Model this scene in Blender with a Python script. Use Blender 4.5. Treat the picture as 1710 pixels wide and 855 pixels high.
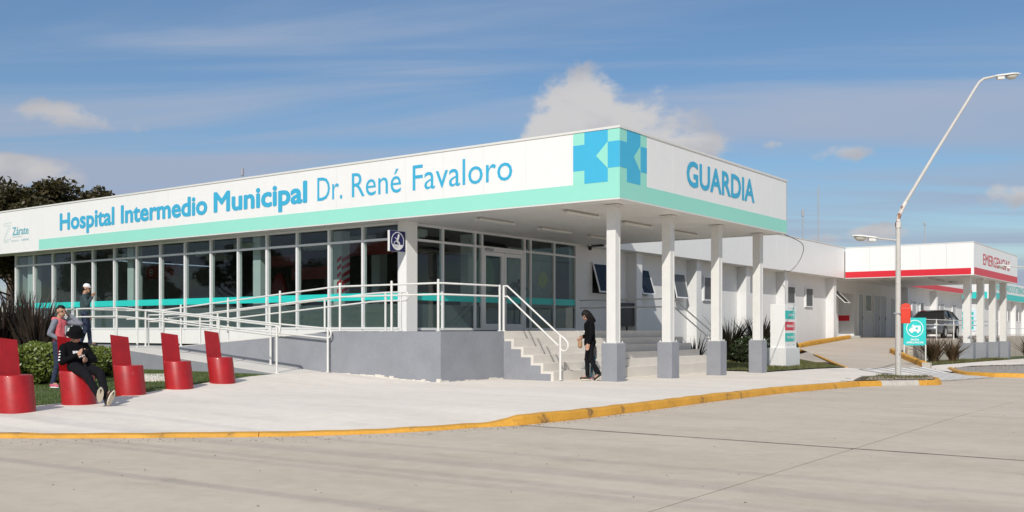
import bpy, bmesh, math, random
from mathutils import Vector, Matrix, noise
from mathutils.geometry import delaunay_2d_cdt

for o in list(bpy.data.objects):
    bpy.data.objects.remove(o, do_unlink=True)
SC = bpy.context.scene
COL = SC.collection
rnd = random.Random(7)
R_ = math.radians

# ------------------------------------------------------------------ camera
cam = bpy.data.cameras.new('camera')
cam.sensor_width = 36.0
cam.lens = 1660.0 / 1710.0 * 36.0
cam.shift_y = 123.0 / 1710.0
cam.clip_start = 0.1
cam.clip_end = 6000
camo = bpy.data.objects.new('camera', cam)
COL.objects.link(camo)
camo.location = (0, 0, 1.12)
camo.rotation_euler = (R_(90), 0, R_(36.2))
SC.camera = camo

# ------------------------------------------------------------------ light, sky, exposure
TO_SUN = Vector((0.62, -1.27, 1.0)).normalized()
SUN_EL = math.asin(TO_SUN.z)
SUN_AZ = math.atan2(TO_SUN.x, TO_SUN.y)
sun = bpy.data.lights.new('sun', 'SUN')
sun.energy = 3.7
sun.angle = R_(0.53)
sun.color = (1.0, 0.955, 0.885)
suno = bpy.data.objects.new('sun', sun)
COL.objects.link(suno)
suno.rotation_euler = TO_SUN.to_track_quat('Z', 'Y').to_euler()
suno.location = (20, -30, 30)

SC.view_settings.view_transform = 'Standard'
SC.view_settings.look = 'None'
SC.view_settings.exposure = 0.0
SC.view_settings.gamma = 1.0
SC.view_settings.use_curve_mapping = False


class NT:
    """small node-tree builder"""
    def __init__(s, tree):
        s.t = tree
        s.n = tree.nodes
        s.n.clear()

    def new(s, typ, ins=None, **kw):
        nd = s.n.new(typ)
        for k, v in kw.items():
            setattr(nd, k, v)
        for k, v in (ins or {}).items():
            s.set(nd.inputs[k], v)
        return nd

    def set(s, sock, v):
        if isinstance(v, bpy.types.NodeSocket):
            s.t.links.new(v, sock)
        else:
            sock.default_value = v

    def math(s, op, a, b=0.0, c=None, clamp=False):
        nd = s.n.new('ShaderNodeMath')
        nd.operation = op
        nd.use_clamp = clamp
        s.set(nd.inputs[0], a)
        s.set(nd.inputs[1], b)
        if c is not None:
            s.set(nd.inputs[2], c)
        return nd.outputs[0]

    def mix(s, f, a, b, blend='MIX'):
        nd = s.n.new('ShaderNodeMix')
        nd.data_type = 'RGBA'
        nd.blend_type = blend
        s.set(nd.inputs[0], f)
        s.set(nd.inputs[6], a)
        s.set(nd.inputs[7], b)
        return nd.outputs[2]

    def ramp(s, f, lo, hi):
        nd = s.n.new('ShaderNodeMapRange')
        nd.interpolation_type = 'SMOOTHSTEP'
        s.set(nd.inputs[0], f)
        nd.inputs[1].default_value = lo
        nd.inputs[2].default_value = hi
        return nd.outputs[0]

    def noise(s, vec, scale, detail=4.0, rough=0.55, dist=0.0, out=0):
        nd = s.n.new('ShaderNodeTexNoise')
        s.t.links.new(vec, nd.inputs['Vector'])
        nd.inputs['Scale'].default_value = scale
        nd.inputs['Detail'].default_value = detail
        nd.inputs['Roughness'].default_value = rough
        nd.inputs['Distortion'].default_value = dist
        return nd.outputs[out]


def build_world():
    w = bpy.data.worlds.new('World')
    SC.world = w
    w.use_nodes = True
    N = NT(w.node_tree)
    out = N.new('ShaderNodeOutputWorld')
    bg = N.new('ShaderNodeBackground')
    bg.inputs['Strength'].default_value = 0.10
    N.t.links.new(bg.outputs[0], out.inputs[0])
    sky = N.new('ShaderNodeTexSky')
    sky.sky_type = 'NISHITA'
    sky.sun_disc = False
    sky.sun_elevation = SUN_EL
    sky.sun_rotation = SUN_AZ
    sky.altitude = 30
    sky.air_density = 1.0
    sky.dust_density = 0.6
    sky.ozone_density = 2.5
    tc = N.new('ShaderNodeTexCoord')
    d = N.new('ShaderNodeVectorMath', operation='NORMALIZE')
    N.t.links.new(tc.outputs['Generated'], d.inputs[0])
    dv = d.outputs[0]
    sp = N.new('ShaderNodeSeparateXYZ')
    N.t.links.new(dv, sp.inputs[0])
    x, y, z = sp.outputs
    az = N.math('ARCTAN2', x, y)
    el = N.math('ARCSINE', z)
    # thin high cloud, projected on a high flat layer
    zz = N.math('MAXIMUM', N.math('ADD', z, 0.06), 0.03)
    px = N.math('DIVIDE', x, zz)
    py = N.math('DIVIDE', y, zz)
    cv = N.new('ShaderNodeCombineXYZ')
    a0 = R_(31)
    ca, sa = math.cos(a0), math.sin(a0)
    qx = N.math('ADD', N.math('MULTIPLY', px, ca), N.math('MULTIPLY', py, sa))
    qy = N.math('SUBTRACT', N.math('MULTIPLY', py, ca), N.math('MULTIPLY', px, sa))
    N.set(cv.inputs[0], N.math('MULTIPLY', qx, 0.22))
    N.set(cv.inputs[1], N.math('MULTIPLY', qy, 1.0))
    n1 = N.noise(cv.outputs[0], 1.25, 6.0, 0.52, 0.9)
    cv2 = N.new('ShaderNodeCombineXYZ')
    N.set(cv2.inputs[0], N.math('MULTIPLY', px, 0.22))
    N.set(cv2.inputs[1], N.math('MULTIPLY', py, 0.5))
    cv2.inputs[2].default_value = 4.3
    n2 = N.noise(cv2.outputs[0], 0.5, 3.0, 0.5, 0.4)
    veil = N.math('ADD', N.math('MULTIPLY', n1, 0.55), N.math('MULTIPLY', n2, 0.5))
    cirr = N.math('MULTIPLY_ADD', N.ramp(veil, 0.42, 0.62), 0.74, 0.14)
    veilc = N.mix(N.ramp(el, 0.03, 0.30), (3.25, 3.75, 5.1, 1), (4.25, 4.8, 5.95, 1))
    hs = N.new('ShaderNodeHueSaturation')
    hs.inputs['Saturation'].default_value = 1.25
    hs.inputs['Value'].default_value = 0.95
    N.t.links.new(sky.outputs[0], hs.inputs['Color'])
    col = N.mix(cirr, hs.outputs[0], veilc)
    # small cumulus: (azimuth, elevation, half width, half height, density) in degrees
    clouds = [(-31.3, 10.7, 5.2, 3.4, 1.35), (-28.0, 10.1, 4.6, 1.2, 1.1), (-33.6, 10.2, 3.4, 2.2, 1.2),
              (-59.8, 11.0, 5.0, 1.0, 0.6), (-63.5, 7.9, 5.0, 1.2, 0.85),
              (-18.2, 9.6, 2.4, 0.7, 0.5), (-21.4, 10.2, 1.5, 0.5, 0.4),
              (-9.2, 6.9, 2.6, 0.9, 0.75), (-16.4, 5.1, 4.6, 0.8, 0.6),
              (40.0, 11.0, 8.0, 2.2, 1.0), (110, 12.0, 8, 2.4, 1.0), (170, 9.0, 9, 2.0, 1.0), (-120, 10.0, 8, 2.2, 1.0)]
    cvn = N.new('ShaderNodeCombineXYZ')
    N.set(cvn.inputs[0], az)
    N.set(cvn.inputs[1], N.math('MULTIPLY', el, 1.45))
    nn = N.noise(cvn.outputs[0], 15.0, 7.0, 0.56, 0.15)
    field = None
    low = None
    for (a, e, wd, ht, dn) in clouds:
        da = N.math('MULTIPLY_ADD', az, 1.0 / R_(wd), -a / wd)
        de = N.math('MULTIPLY_ADD', el, 1.0 / R_(ht), -e / ht)
        m = N.math('SUBTRACT', dn, N.math('MULTIPLY_ADD', da, da, N.math('MULTIPLY', de, de)))
        field = m if field is None else N.math('MAXIMUM', field, m)
        lw = N.math('MULTIPLY', N.math('MAXIMUM', m, 0.0), de)
        low = lw if low is None else N.math('ADD', low, lw)
    g = N.math('MULTIPLY_ADD', N.math('SUBTRACT', nn, 0.5), 1.7, N.math('MULTIPLY', N.math('MAXIMUM', field, -1.5), 0.42))
    dens = N.ramp(g, 0.05, 0.34)
    under = N.ramp(N.math('MULTIPLY_ADD', N.math('SUBTRACT', nn, 0.5), 2.0, N.math('MULTIPLY', low, -1.0)), -0.5, 0.6)
    ccol = N.mix(under, (6.3, 6.15, 6.1, 1), (4.2, 4.3, 4.75, 1))
    col = N.mix(N.math('MULTIPLY', dens, 0.93), col, ccol)
    N.t.links.new(col, bg.inputs['Color'])
    w.cycles.sampling_method = 'MANUAL'
    w.cycles.sample_map_resolution = 512


build_world()
SC.render.engine = 'CYCLES'

# ------------------------------------------------------------------ materials
MATS = {}


def mat(name, col, rough=0.6, metal=0.0, var=0.08, vscale=3.0, bump=0.0, bscale=60.0, spec=0.5, dirt=None,
        streak=0.0, obj=False, coat=0.0):
    """Principled surface with broad and fine colour variation (object or world position) and fine relief."""
    if name in MATS:
        return MATS[name]
    m = bpy.data.materials.new(name)
    m.use_nodes = True
    N = NT(m.node_tree)
    out = N.new('ShaderNodeOutputMaterial')
    b = N.new('ShaderNodeBsdfPrincipled')
    N.t.links.new(b.outputs[0], out.inputs[0])
    b.inputs['Roughness'].default_value = rough
    b.inputs['Metallic'].default_value = metal
    b.inputs['Specular IOR Level'].default_value = spec
    b.inputs['Coat Weight'].default_value = coat
    if obj:
        vec = N.new('ShaderNodeTexCoord').outputs['Object']
    else:
        vec = N.new('ShaderNodeNewGeometry').outputs['Position']
    c = (col[0], col[1], col[2], 1)
    n = N.noise(vec, vscale, 5.0, 0.6)
    n2 = N.noise(vec, vscale * 9.0, 4.0, 0.6)
    f = N.math('ADD', N.math('MULTIPLY', n, 0.65), N.math('MULTIPLY', n2, 0.35))
    lo = tuple(v * (1 - var * 1.6) for v in col) + (1,)
    hi = tuple(min(v * (1 + var * 1.6), 0.95) for v in col) + (1,)
    colr = N.mix(N.ramp(f, 0.25, 0.75), lo, hi)
    if streak > 0:
        mp = N.new('ShaderNodeMapping')
        N.t.links.new(vec, mp.inputs[0])
        mp.inputs['Scale'].default_value = (7, 7, 0.35)
        ns = N.noise(mp.outputs[0], 1.0, 5.0, 0.65)
        k = tuple(v * 0.62 for v in col) + (1,)
        colr = N.mix(N.math('MULTIPLY', N.ramp(ns, 0.52, 0.8), streak), colr, k)
    if dirt:
        dc, amt, dsc, lo_, hi_ = dirt
        nd = N.noise(vec, dsc, 7.0, 0.68)
        colr = N.mix(N.math('MULTIPLY', N.ramp(nd, lo_, hi_), amt), colr, dc + (1,))
    N.t.links.new(colr, b.inputs['Base Color'])
    rr = N.math('ADD', rough - 0.06, N.math('MULTIPLY', n2, 0.12))
    N.t.links.new(rr, b.inputs['Roughness'])
    if bump > 0:
        bp = N.new('ShaderNodeBump')
        bp.inputs['Strength'].default_value = bump
        bp.inputs['Distance'].default_value = 0.01
        nb = N.noise(vec, bscale, 4.0, 0.6)
        N.t.links.new(nb, bp.inputs['Height'])
        N.t.links.new(bp.outputs[0], b.inputs['Normal'])
    MATS[name] = m
    return m


def mat_glass(name, tint=(0.80, 0.86, 0.84), refl=1.0, rough=0.015):
    if name in MATS:
        return MATS[name]
    m = bpy.data.materials.new(name)
    m.use_nodes = True
    N = NT(m.node_tree)
    out = N.new('ShaderNodeOutputMaterial')
    tr = N.new('ShaderNodeBsdfTransparent', {'Color': tint + (1,)})
    gl = N.new('ShaderNodeBsdfGlossy', {'Color': (1, 1, 1, 1), 'Roughness': rough})
    geo = N.new('ShaderNodeNewGeometry')
    pos = geo.outputs['Position']
    dt = N.new('ShaderNodeVectorMath', operation='DOT_PRODUCT')
    N.t.links.new(geo.outputs['Normal'], dt.inputs[0])
    N.t.links.new(geo.outputs['Incoming'], dt.inputs[1])
    # Schlick reflectance of one glass surface, the same from both sides
    fres = N.math('MULTIPLY_ADD', N.math('POWER', N.math('SUBTRACT', 1.0, N.math('ABSOLUTE', dt.outputs['Value'])), 5.0), 0.96, 0.04)
    bp = N.new('ShaderNodeBump', {'Strength': 0.03, 'Distance': 0.02})
    N.t.links.new(N.noise(pos, 1.3, 2.0, 0.5), bp.inputs['Height'])
    N.t.links.new(bp.outputs[0], gl.inputs['Normal'])
    mx = N.new('ShaderNodeMixShader')
    N.set(mx.inputs[0], N.math('MULTIPLY', fres, refl, clamp=True))
    N.t.links.new(tr.outputs[0], mx.inputs[1])
    N.t.links.new(gl.outputs[0], mx.inputs[2])
    N.t.links.new(mx.outputs[0], out.inputs[0])
    MATS[name] = m
    return m


def mat_film(name, col, opacity, rough=0.35):
    """adhesive film on glass: part diffuse, part see-through"""
    if name in MATS:
        return MATS[name]
    m = bpy.data.materials.new(name)
    m.use_nodes = True
    N = NT(m.node_tree)
    out = N.new('ShaderNodeOutputMaterial')
    tr = N.new('ShaderNodeBsdfTransparent', {'Color': (0.75, 0.8, 0.78, 1)})
    b = N.new('ShaderNodeBsdfPrincipled', {'Roughness': rough})
    pos = N.new('ShaderNodeNewGeometry').outputs['Position']
    n = N.noise(pos, 2.0, 4.0, 0.6)
    c = N.mix(n, tuple(v * 0.9 for v in col) + (1,), tuple(min(1, v * 1.1) for v in col) + (1,))
    N.t.links.new(c, b.inputs['Base Color'])
    mx = N.new('ShaderNodeMixShader')
    mx.inputs[0].default_value = opacity
    N.t.links.new(tr.outputs[0], mx.inputs[1])
    N.t.links.new(b.outputs[0], mx.inputs[2])
    N.t.links.new(mx.outputs[0], out.inputs[0])
    MATS[name] = m
    return m


def mat_concrete(name, col, col2, patch=0.5, speck=0.25, bump=0.25, rough=0.85, stain=(0.2, 0.17, 0.14), stain_amt=0.35):
    if name in MATS:
        return MATS[name]
    m = bpy.data.materials.new(name)
    m.use_nodes = True
    N = NT(m.node_tree)
    out = N.new('ShaderNodeOutputMaterial')
    b = N.new('ShaderNodeBsdfPrincipled', {'Roughness': rough, 'Specular IOR Level': 0.3})
    N.t.links.new(b.outputs[0], out.inputs[0])
    pos = N.new('ShaderNodeNewGeometry').outputs['Position']
    mp = N.new('ShaderNodeMapping')
    N.t.links.new(pos, mp.inputs[0])
    mp.inputs['Scale'].default_value = (0.35, 1.0, 1.0)
    a = N.noise(mp.outputs[0], 0.8, 6.0, 0.62)
    bb = N.noise(pos, 5.0, 5.0, 0.65)
    f = N.math('ADD', N.math('MULTIPLY', a, 0.6), N.math('MULTIPLY', bb, 0.4))
    c = N.mix(N.ramp(f, 0.3, 0.7), col + (1,), col2 + (1,))
    st = N.noise(mp.outputs[0], 1.7, 8.0, 0.7)
    c = N.mix(N.math('MULTIPLY', N.ramp(st, 0.56, 0.78), stain_amt), c, stain + (1,))
    # pitted specks
    v = N.new('ShaderNodeTexVoronoi', {'Scale': 9.0})
    N.t.links.new(pos, v.inputs['Vector'])
    rv = N.math('SUBTRACT', 1.0, N.ramp(v.outputs['Distance'], 0.03, 0.075))
    gate = N.ramp(N.noise(pos, 2.3, 2.0), 0.55, 0.62)
    c = N.mix(N.math('MULTIPLY', N.math('MULTIPLY', rv, gate), speck * 2.0), c, (0.07, 0.06, 0.05, 1))
    v2 = N.noise(pos, 140.0, 2.0, 0.6)
    c = N.mix(N.math('MULTIPLY', N.ramp(v2, 0.5, 0.85), speck), c, tuple(x * 0.5 for x in col) + (1,))
    N.t.links.new(c, b.inputs['Base Color'])
    bp = N.new('ShaderNodeBump', {'Strength': bump, 'Distance': 0.006})
    h = N.math('ADD', N.noise(pos, 70.0, 5.0, 0.7), N.math('MULTIPLY', N.noise(pos, 3.0, 3.0), 2.0))
    N.t.links.new(h, bp.inputs['Height'])
    N.t.links.new(bp.outputs[0], b.inputs['Normal'])
    MATS[name] = m
    return m


def mat_leaf(name, col, col2, transl=0.35, rough=0.5):
    if name in MATS:
        return MATS[name]
    m = bpy.data.materials.new(name)
    m.use_nodes = True
    N = NT(m.node_tree)
    out = N.new('ShaderNodeOutputMaterial')
    b = N.new('ShaderNodeBsdfPrincipled', {'Roughness': rough})
    t = N.new('ShaderNodeBsdfTranslucent')
    pos = N.new('ShaderNodeNewGeometry')
    ri = pos.outputs['Random Per Island']
    n = N.noise(pos.outputs['Position'], 1.5, 3.0)
    f = N.math('ADD', N.math('MULTIPLY', ri, 0.6), N.math('MULTIPLY', n, 0.4))
    c = N.mix(f, col + (1,), col2 + (1,))
    N.t.links.new(c, b.inputs['Base Color'])
    c2 = N.mix(0.5, c, (col2[0] * 1.3, col2[1] * 1.3, col2[2] * 0.6, 1))
    N.t.links.new(c2, t.inputs['Color'])
    mx = N.new('ShaderNodeMixShader')
    mx.inputs[0].default_value = transl
    N.t.links.new(b.outputs[0], mx.inputs[1])
    N.t.links.new(t.outputs[0], mx.inputs[2])
    N.t.links.new(mx.outputs[0], out.inputs[0])
    MATS[name] = m
    return m


WHITE = mat('white_paint', (0.80, 0.79, 0.76), 0.55, var=0.02, vscale=0.8, streak=0.10)
WHITE_WALL = mat('white_wall', (0.71, 0.705, 0.69), 0.75, var=0.03, vscale=0.7, bump=0.15, streak=0.14,
                 dirt=((0.55, 0.50, 0.44), 0.25, 1.3, 0.55, 0.8))
WHITE_METAL = mat('white_metal', (0.69, 0.68, 0.645), 0.38, var=0.03, vscale=4, streak=0.12)
FASCIA = mat('fascia_white', (0.79, 0.785, 0.765), 0.42, var=0.015, vscale=0.5, streak=0.13)
FRAME = mat('aluminium_frame', (0.74, 0.745, 0.74), 0.4, var=0.02, vscale=4)
SOFFIT = mat('soffit_board', (0.78, 0.76, 0.72), 0.45, var=0.05, vscale=1.0, streak=0.0)
MINT = mat('mint_stripe', (0.30, 0.70, 0.575), 0.42, var=0.015, vscale=0.6)
BLUE = mat('blue_vinyl', (0.055, 0.43, 0.66), 0.4, var=0.015)
BLUE_D = mat('letter_blue', (0.045, 0.40, 0.62), 0.4, var=0.015)
TEAL = mat('teal_vinyl', (0.022, 0.50, 0.44), 0.4, var=0.02)
TEALFILM = mat_film('teal_film', (0.02, 0.58, 0.52), 0.97)
FROST = mat_film('frosted_film', (0.15, 0.175, 0.165), 0.82)
RED = mat('red_vinyl', (0.62, 0.02, 0.035), 0.4, var=0.02)
REDCHAIR = mat('red_gloss_paint', (0.36, 0.008, 0.010), 0.40, var=0.12, vscale=5, bump=0.10, bscale=18,
               dirt=((0.50, 0.30, 0.26), 0.6, 9.0, 0.64, 0.74), coat=0.12)
GREYWALL = mat('grey_plinth_paint', (0.255, 0.265, 0.29), 0.78, var=0.07, vscale=1.6, bump=0.25, bscale=45,
               dirt=((0.20, 0.19, 0.19), 0.35, 0.9, 0.58, 0.8))
STEP = mat('step_paint', (0.66, 0.62, 0.56), 0.75, var=0.05, vscale=1.6, bump=0.2, bscale=40,
           dirt=((0.40, 0.35, 0.30), 0.35, 1.8, 0.56, 0.8))
YELLOW = mat('kerb_yellow', (0.62, 0.31, 0.035), 0.7, var=0.12, vscale=2.5, bump=0.4, bscale=30,
             dirt=((0.16, 0.10, 0.05), 0.85, 2.6, 0.56, 0.68))
KERBC = mat('kerb_concrete', (0.46, 0.43, 0.38), 0.85, var=0.14, vscale=3, bump=0.5, bscale=30,
            dirt=((0.62, 0.36, 0.06), 0.7, 2.2, 0.6, 0.7))
ROADM = mat_concrete('road_concrete', (0.50, 0.425, 0.335), (0.61, 0.525, 0.425), speck=0.13, bump=0.4, stain_amt=0.34)
WALKM = mat_concrete('pavement_concrete', (0.70, 0.632, 0.548), (0.825, 0.755, 0.665), speck=0.08, bump=0.25,
                     stain=(0.42, 0.37, 0.31), stain_amt=0.35)
DRIVEM = mat_concrete('driveway_concrete', (0.45, 0.385, 0.31), (0.54, 0.465, 0.38), speck=0.10, bump=0.3, stain_amt=0.3)
DARK = mat('joint_dark', (0.05, 0.045, 0.04), 0.9)
BLACK = mat('black_plastic', (0.012, 0.012, 0.014), 0.45, var=0.1)
GLASS = mat_glass('window_glass', (0.80, 0.86, 0.85), 0.85)
DARKGLASS = mat('dark_glass', (0.012, 0.014, 0.016), 0.08, var=0.1, spec=0.15)
GREYM = mat('grey_metal', (0.35, 0.36, 0.37), 0.45, var=0.05)
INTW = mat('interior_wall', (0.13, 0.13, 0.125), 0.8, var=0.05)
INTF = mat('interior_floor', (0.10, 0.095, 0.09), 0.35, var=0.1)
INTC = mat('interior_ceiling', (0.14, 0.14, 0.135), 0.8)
WHITEP = mat('white_print', (0.82, 0.82, 0.82), 0.5, var=0.01)
NAVY = mat('navy_vinyl', (0.012, 0.014, 0.10), 0.35, var=0.03)
SOIL = mat('soil', (0.13, 0.095, 0.065), 0.95, var=0.35, vscale=5, bump=0.8, bscale=25)
RUSTY = mat('rusty_white_pole', (0.52, 0.50, 0.465), 0.55, var=0.06, vscale=3,
            dirt=((0.24, 0.09, 0.035), 0.9, 5.0, 0.60, 0.70))
ELBOW = mat('rust_patched_white', (0.62, 0.59, 0.55), 0.6, var=0.06, vscale=3, dirt=((0.24, 0.09, 0.035), 0.95, 7.0, 0.50, 0.58))
RUST = mat('rust', (0.22, 0.085, 0.035), 0.85, var=0.35, vscale=14, bump=0.4)
BARK = mat('bark', (0.10, 0.075, 0.055), 0.9, var=0.3, vscale=6, bump=0.8, bscale=18)

# ------------------------------------------------------------------ objects
ORG = {}


def tag(o, label=None, cat=None, group=None, kind=None):
    if label:
        o['label'] = label
    if cat:
        o['category'] = cat
    if group:
        o['group'] = group
    if kind:
        o['kind'] = kind
    return o


def thing(name, label, cat, loc=(0, 0, 0), rz=0.0, group=None):
    o = bpy.data.objects.new(name, None)
    o.empty_display_size = 0.3
    COL.objects.link(o)
    o.location = loc
    o.rotation_euler = (0, 0, rz)
    tag(o, label, cat, group)
    ORG[o.name] = Vector(loc)
    return o


def link(name, me, parent=None, m=None, local=False):
    if m is not None and not me.materials:
        me.materials.append(m)
    o = bpy.data.objects.new(name, me)
    COL.objects.link(o)
    org = Vector((0, 0, 0))
    if parent is not None:
        o.parent = parent
        org = ORG.get(parent.name, org)
        if not local:
            me.transform(Matrix.Translation(-org))
    ORG[o.name] = org
    return o


class MB:
    """collects polygons; build() links them as one mesh object"""
    def __init__(s):
        s.v = []
        s.f = []
        s.sm = []
        s.mi = []
        s.cur = 0

    def add(s, vs, fs, smooth=False):
        b = len(s.v)
        s.v += [tuple(p) for p in vs]
        for q in fs:
            s.f.append(tuple(i + b for i in q))
            s.sm.append(smooth)
            s.mi.append(s.cur)
        return s

    def box(s, a, b):
        (x0, y0, z0), (x1, y1, z1) = a, b
        if x0 > x1: x0, x1 = x1, x0
        if y0 > y1: y0, y1 = y1, y0
        if z0 > z1: z0, z1 = z1, z0
        vs = [(x0, y0, z0), (x1, y0, z0), (x1, y1, z0), (x0, y1, z0), (x0, y0, z1), (x1, y0, z1), (x1, y1, z1), (x0, y1, z1)]
        return s.add(vs, [(0, 3, 2, 1), (4, 5, 6, 7), (0, 1, 5, 4), (1, 2, 6, 5), (2, 3, 7, 6), (3, 0, 4, 7)])

    def hexa(s, lo, hi):
        """lo, hi: four points each, counter-clockwise seen from above"""
        return s.add(list(lo) + list(hi), [(0, 3, 2, 1), (4, 5, 6, 7), (0, 1, 5, 4), (1, 2, 6, 5), (2, 3, 7, 6), (3, 0, 4, 7)])

    def prism(s, poly, z0, z1):
        n = len(poly)
        vs = [(p[0], p[1], z0) for p in poly] + [(p[0], p[1], z1) for p in poly]
        fs = [tuple(range(n - 1, -1, -1)), tuple(range(n, 2 * n))]
        fs += [(i, (i + 1) % n, n + (i + 1) % n, n + i) for i in range(n)]
        return s.add(vs, fs)

    def extr(s, poly3, vec):
        n = len(poly3)
        v = Vector(vec)
        vs = [Vector(p) for p in poly3]
        vs = vs + [p + v for p in vs]
        fs = [tuple(range(n - 1, -1, -1)), tuple(range(n, 2 * n))]
        fs += [(i, (i + 1) % n, n + (i + 1) % n, n + i) for i in range(n)]
        return s.add(vs, fs)

    def tube(s, pts, r, seg=8, caps=True, smooth=True):
        pts = [Vector(p) for p in pts]
        rs = r if isinstance(r, (list, tuple)) else [r] * len(pts)
        vs, fs = [], []
        up = None
        for i, p in enumerate(pts):
            if i == 0:
                t = (pts[1] - p)
            elif i == len(pts) - 1:
                t = (p - pts[i - 1])
            else:
                t = (pts[i + 1] - p).normalized() + (p - pts[i - 1]).normalized()
            t.normalize()
            if up is None:
                up = t.orthogonal().normalized()
            else:
                up = (up - t * up.dot(t))
                if up.length < 1e-4:
                    up = t.orthogonal()
                up.normalize()
            w = t.cross(up)
            for k in range(seg):
                a = 2 * math.pi * k / seg
                vs.append(p + (up * math.cos(a) + w * math.sin(a)) * rs[i])
        for i in range(len(pts) - 1):
            for k in range(seg):
                k2 = (k + 1) % seg
                fs.append((i * seg + k, i * seg + k2, (i + 1) * seg + k2, (i + 1) * seg + k))
        s.add(vs, fs, smooth)
        if caps:
            n = len(vs)
            s.add([vs[k] for k in range(seg)], [tuple(range(seg - 1, -1, -1))])
            s.add([vs[n - seg + k] for k in range(seg)], [tuple(range(seg))])
        return s

    def cyl(s, c, r, z0, z1, seg=16, r2=None):
        return s.tube([(c[0], c[1], z0), (c[0], c[1], z1)], [r, r if r2 is None else r2], seg)

    def ell(s, c, rad, seg=12, rings=8, smooth=True):
        vs, fs = [], []
        for i in range(rings + 1):
            th = math.pi * i / rings
            for k in range(seg):
                a = 2 * math.pi * k / seg
                vs.append((c[0] + rad[0] * math.sin(th) * math.cos(a), c[1] + rad[1] * math.sin(th) * math.sin(a), c[2] + rad[2] * math.cos(th)))
        for i in range(rings):
            for k in range(seg):
                k2 = (k + 1) % seg
                fs.append((i * seg + k, (i + 1) * seg + k, (i + 1) * seg + k2, i * seg + k2))
        return s.add(vs, fs, smooth)

    def mesh(s, name, mats, bevel=0.0):
        me = bpy.data.meshes.new(name)
        me.from_pydata(s.v, [], s.f)
        me.polygons.foreach_set('use_smooth', s.sm)
        if not isinstance(mats, (list, tuple)):
            mats = [mats]
        for m in mats:
            me.materials.append(m)
        if len(mats) > 1:
            me.polygons.foreach_set('material_index', s.mi)
        if bevel > 0:
            bm = bmesh.new()
            bm.from_mesh(me)
            bmesh.ops.remove_doubles(bm, verts=bm.verts, dist=1e-5)
            es = [e for e in bm.edges if len(e.link_faces) == 2 and e.calc_face_angle(0) > 0.5]
            bmesh.ops.bevel(bm, geom=es, offset=bevel, segments=2, affect='EDGES', profile=0.6, clamp_overlap=True)
            bm.to_mesh(me)
            bm.free()
        me.update()
        return me

    def build(s, name, m, parent=None, local=False, bevel=0.0):
        return link(name, s.mesh(name, m, bevel), parent, None, local)


def copy_tree(o, parent=None):
    c = o.copy()
    COL.objects.link(c)
    c.parent = parent
    ORG[c.name] = ORG.get(o.name, Vector((0, 0, 0)))
    for ch in o.children:
        copy_tree(ch, c)
    return c


def clone_part(o, parent, off=(0, 0, 0)):
    """another copy of a part (shares mesh data) at an offset"""
    c = o.copy()
    COL.objects.link(c)
    c.parent = parent
    c.location = o.location + Vector(off)
    ORG[c.name] = ORG.get(parent.name, Vector((0, 0, 0)))
    for ch in o.children:
        copy_tree(ch, c)
    return c


def struct(o):
    o['kind'] = 'structure'
    return o


def text_mesh(txt, bold=0.0, res=3, spacing=1.0):
    cu = bpy.data.curves.new('lettering', 'FONT')
    cu.body = txt
    cu.size = 1.0
    cu.offset = bold
    cu.resolution_u = res
    cu.space_character = spacing
    o = bpy.data.objects.new('lettering', cu)
    COL.objects.link(o)
    dg = bpy.context.evaluated_depsgraph_get()
    me = bpy.data.meshes.new_from_object(o.evaluated_get(dg))
    bpy.data.objects.remove(o, do_unlink=True)
    bpy.data.curves.remove(cu)
    return me


CAP = {}


def cap_height(bold):
    if bold not in CAP:
        me = text_mesh('H', bold)
        zs = [v.co.y for v in me.vertices]
        CAP[bold] = (min(zs), max(zs))
        bpy.data.meshes.remove(me)
    return CAP[bold]


def lettering(txt, origin, u, n, width, cap, m, parent, bold=0.0, depth=0.006, name='lettering'):
    """text on a plane: origin = baseline left point, u = reading direction, n = outward normal,
    width = total width of the ink, cap = height of the capitals, bold = added stroke width in em"""
    me0 = text_mesh(txt)
    y0, y1 = cap_height(0.0)
    xs = [v.co.x for v in me0.vertices]
    x0, x1 = min(xs) - bold, max(xs) + bold
    sx = width / (x1 - x0)
    sy = cap / (y1 - y0 + 2 * bold)
    u = Vector(u).normalized()
    n = Vector(n).normalized()
    og = Vector(origin)
    bm = bmesh.new()
    bm.from_mesh(me0)
    bmesh.ops.dissolve_limit(bm, angle_limit=0.01, verts=bm.verts, edges=bm.edges)
    bm.verts.ensure_lookup_table()
    V = [v.co.copy() for v in bm.verts]
    Fc = [[v.index for v in f.verts] for f in bm.faces]
    bm.free()
    k = 10 if bold > 0 else 1
    mb = MB()
    offs = [(0, 0)] + [(bold * math.cos(2 * math.pi * i / k), bold * math.sin(2 * math.pi * i / k)) for i in range(k)] if bold > 0 else [(0, 0)]
    for i, (ox, oy) in enumerate(offs):
        d = n * (depth + i * 0.00025)
        mb.add([og + u * ((v.x + ox - x0) * sx) + Vector((0, 0, (v.y + oy - y0 + bold) * sy)) + d for v in V], Fc)
    me = mb.mesh(name, m)
    bpy.data.meshes.remove(me0)
    # orient outward
    bm = bmesh.new()
    bm.from_mesh(me)
    for f in bm.faces:
        if f.normal.dot(n) < 0:
            f.normal_flip()
    bm.to_mesh(me)
    bm.free()
    return link(name, me, parent)


def ss(t):
    t = max(0.0, min(1.0, t))
    return t * t * (3 - 2 * t)


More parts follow.
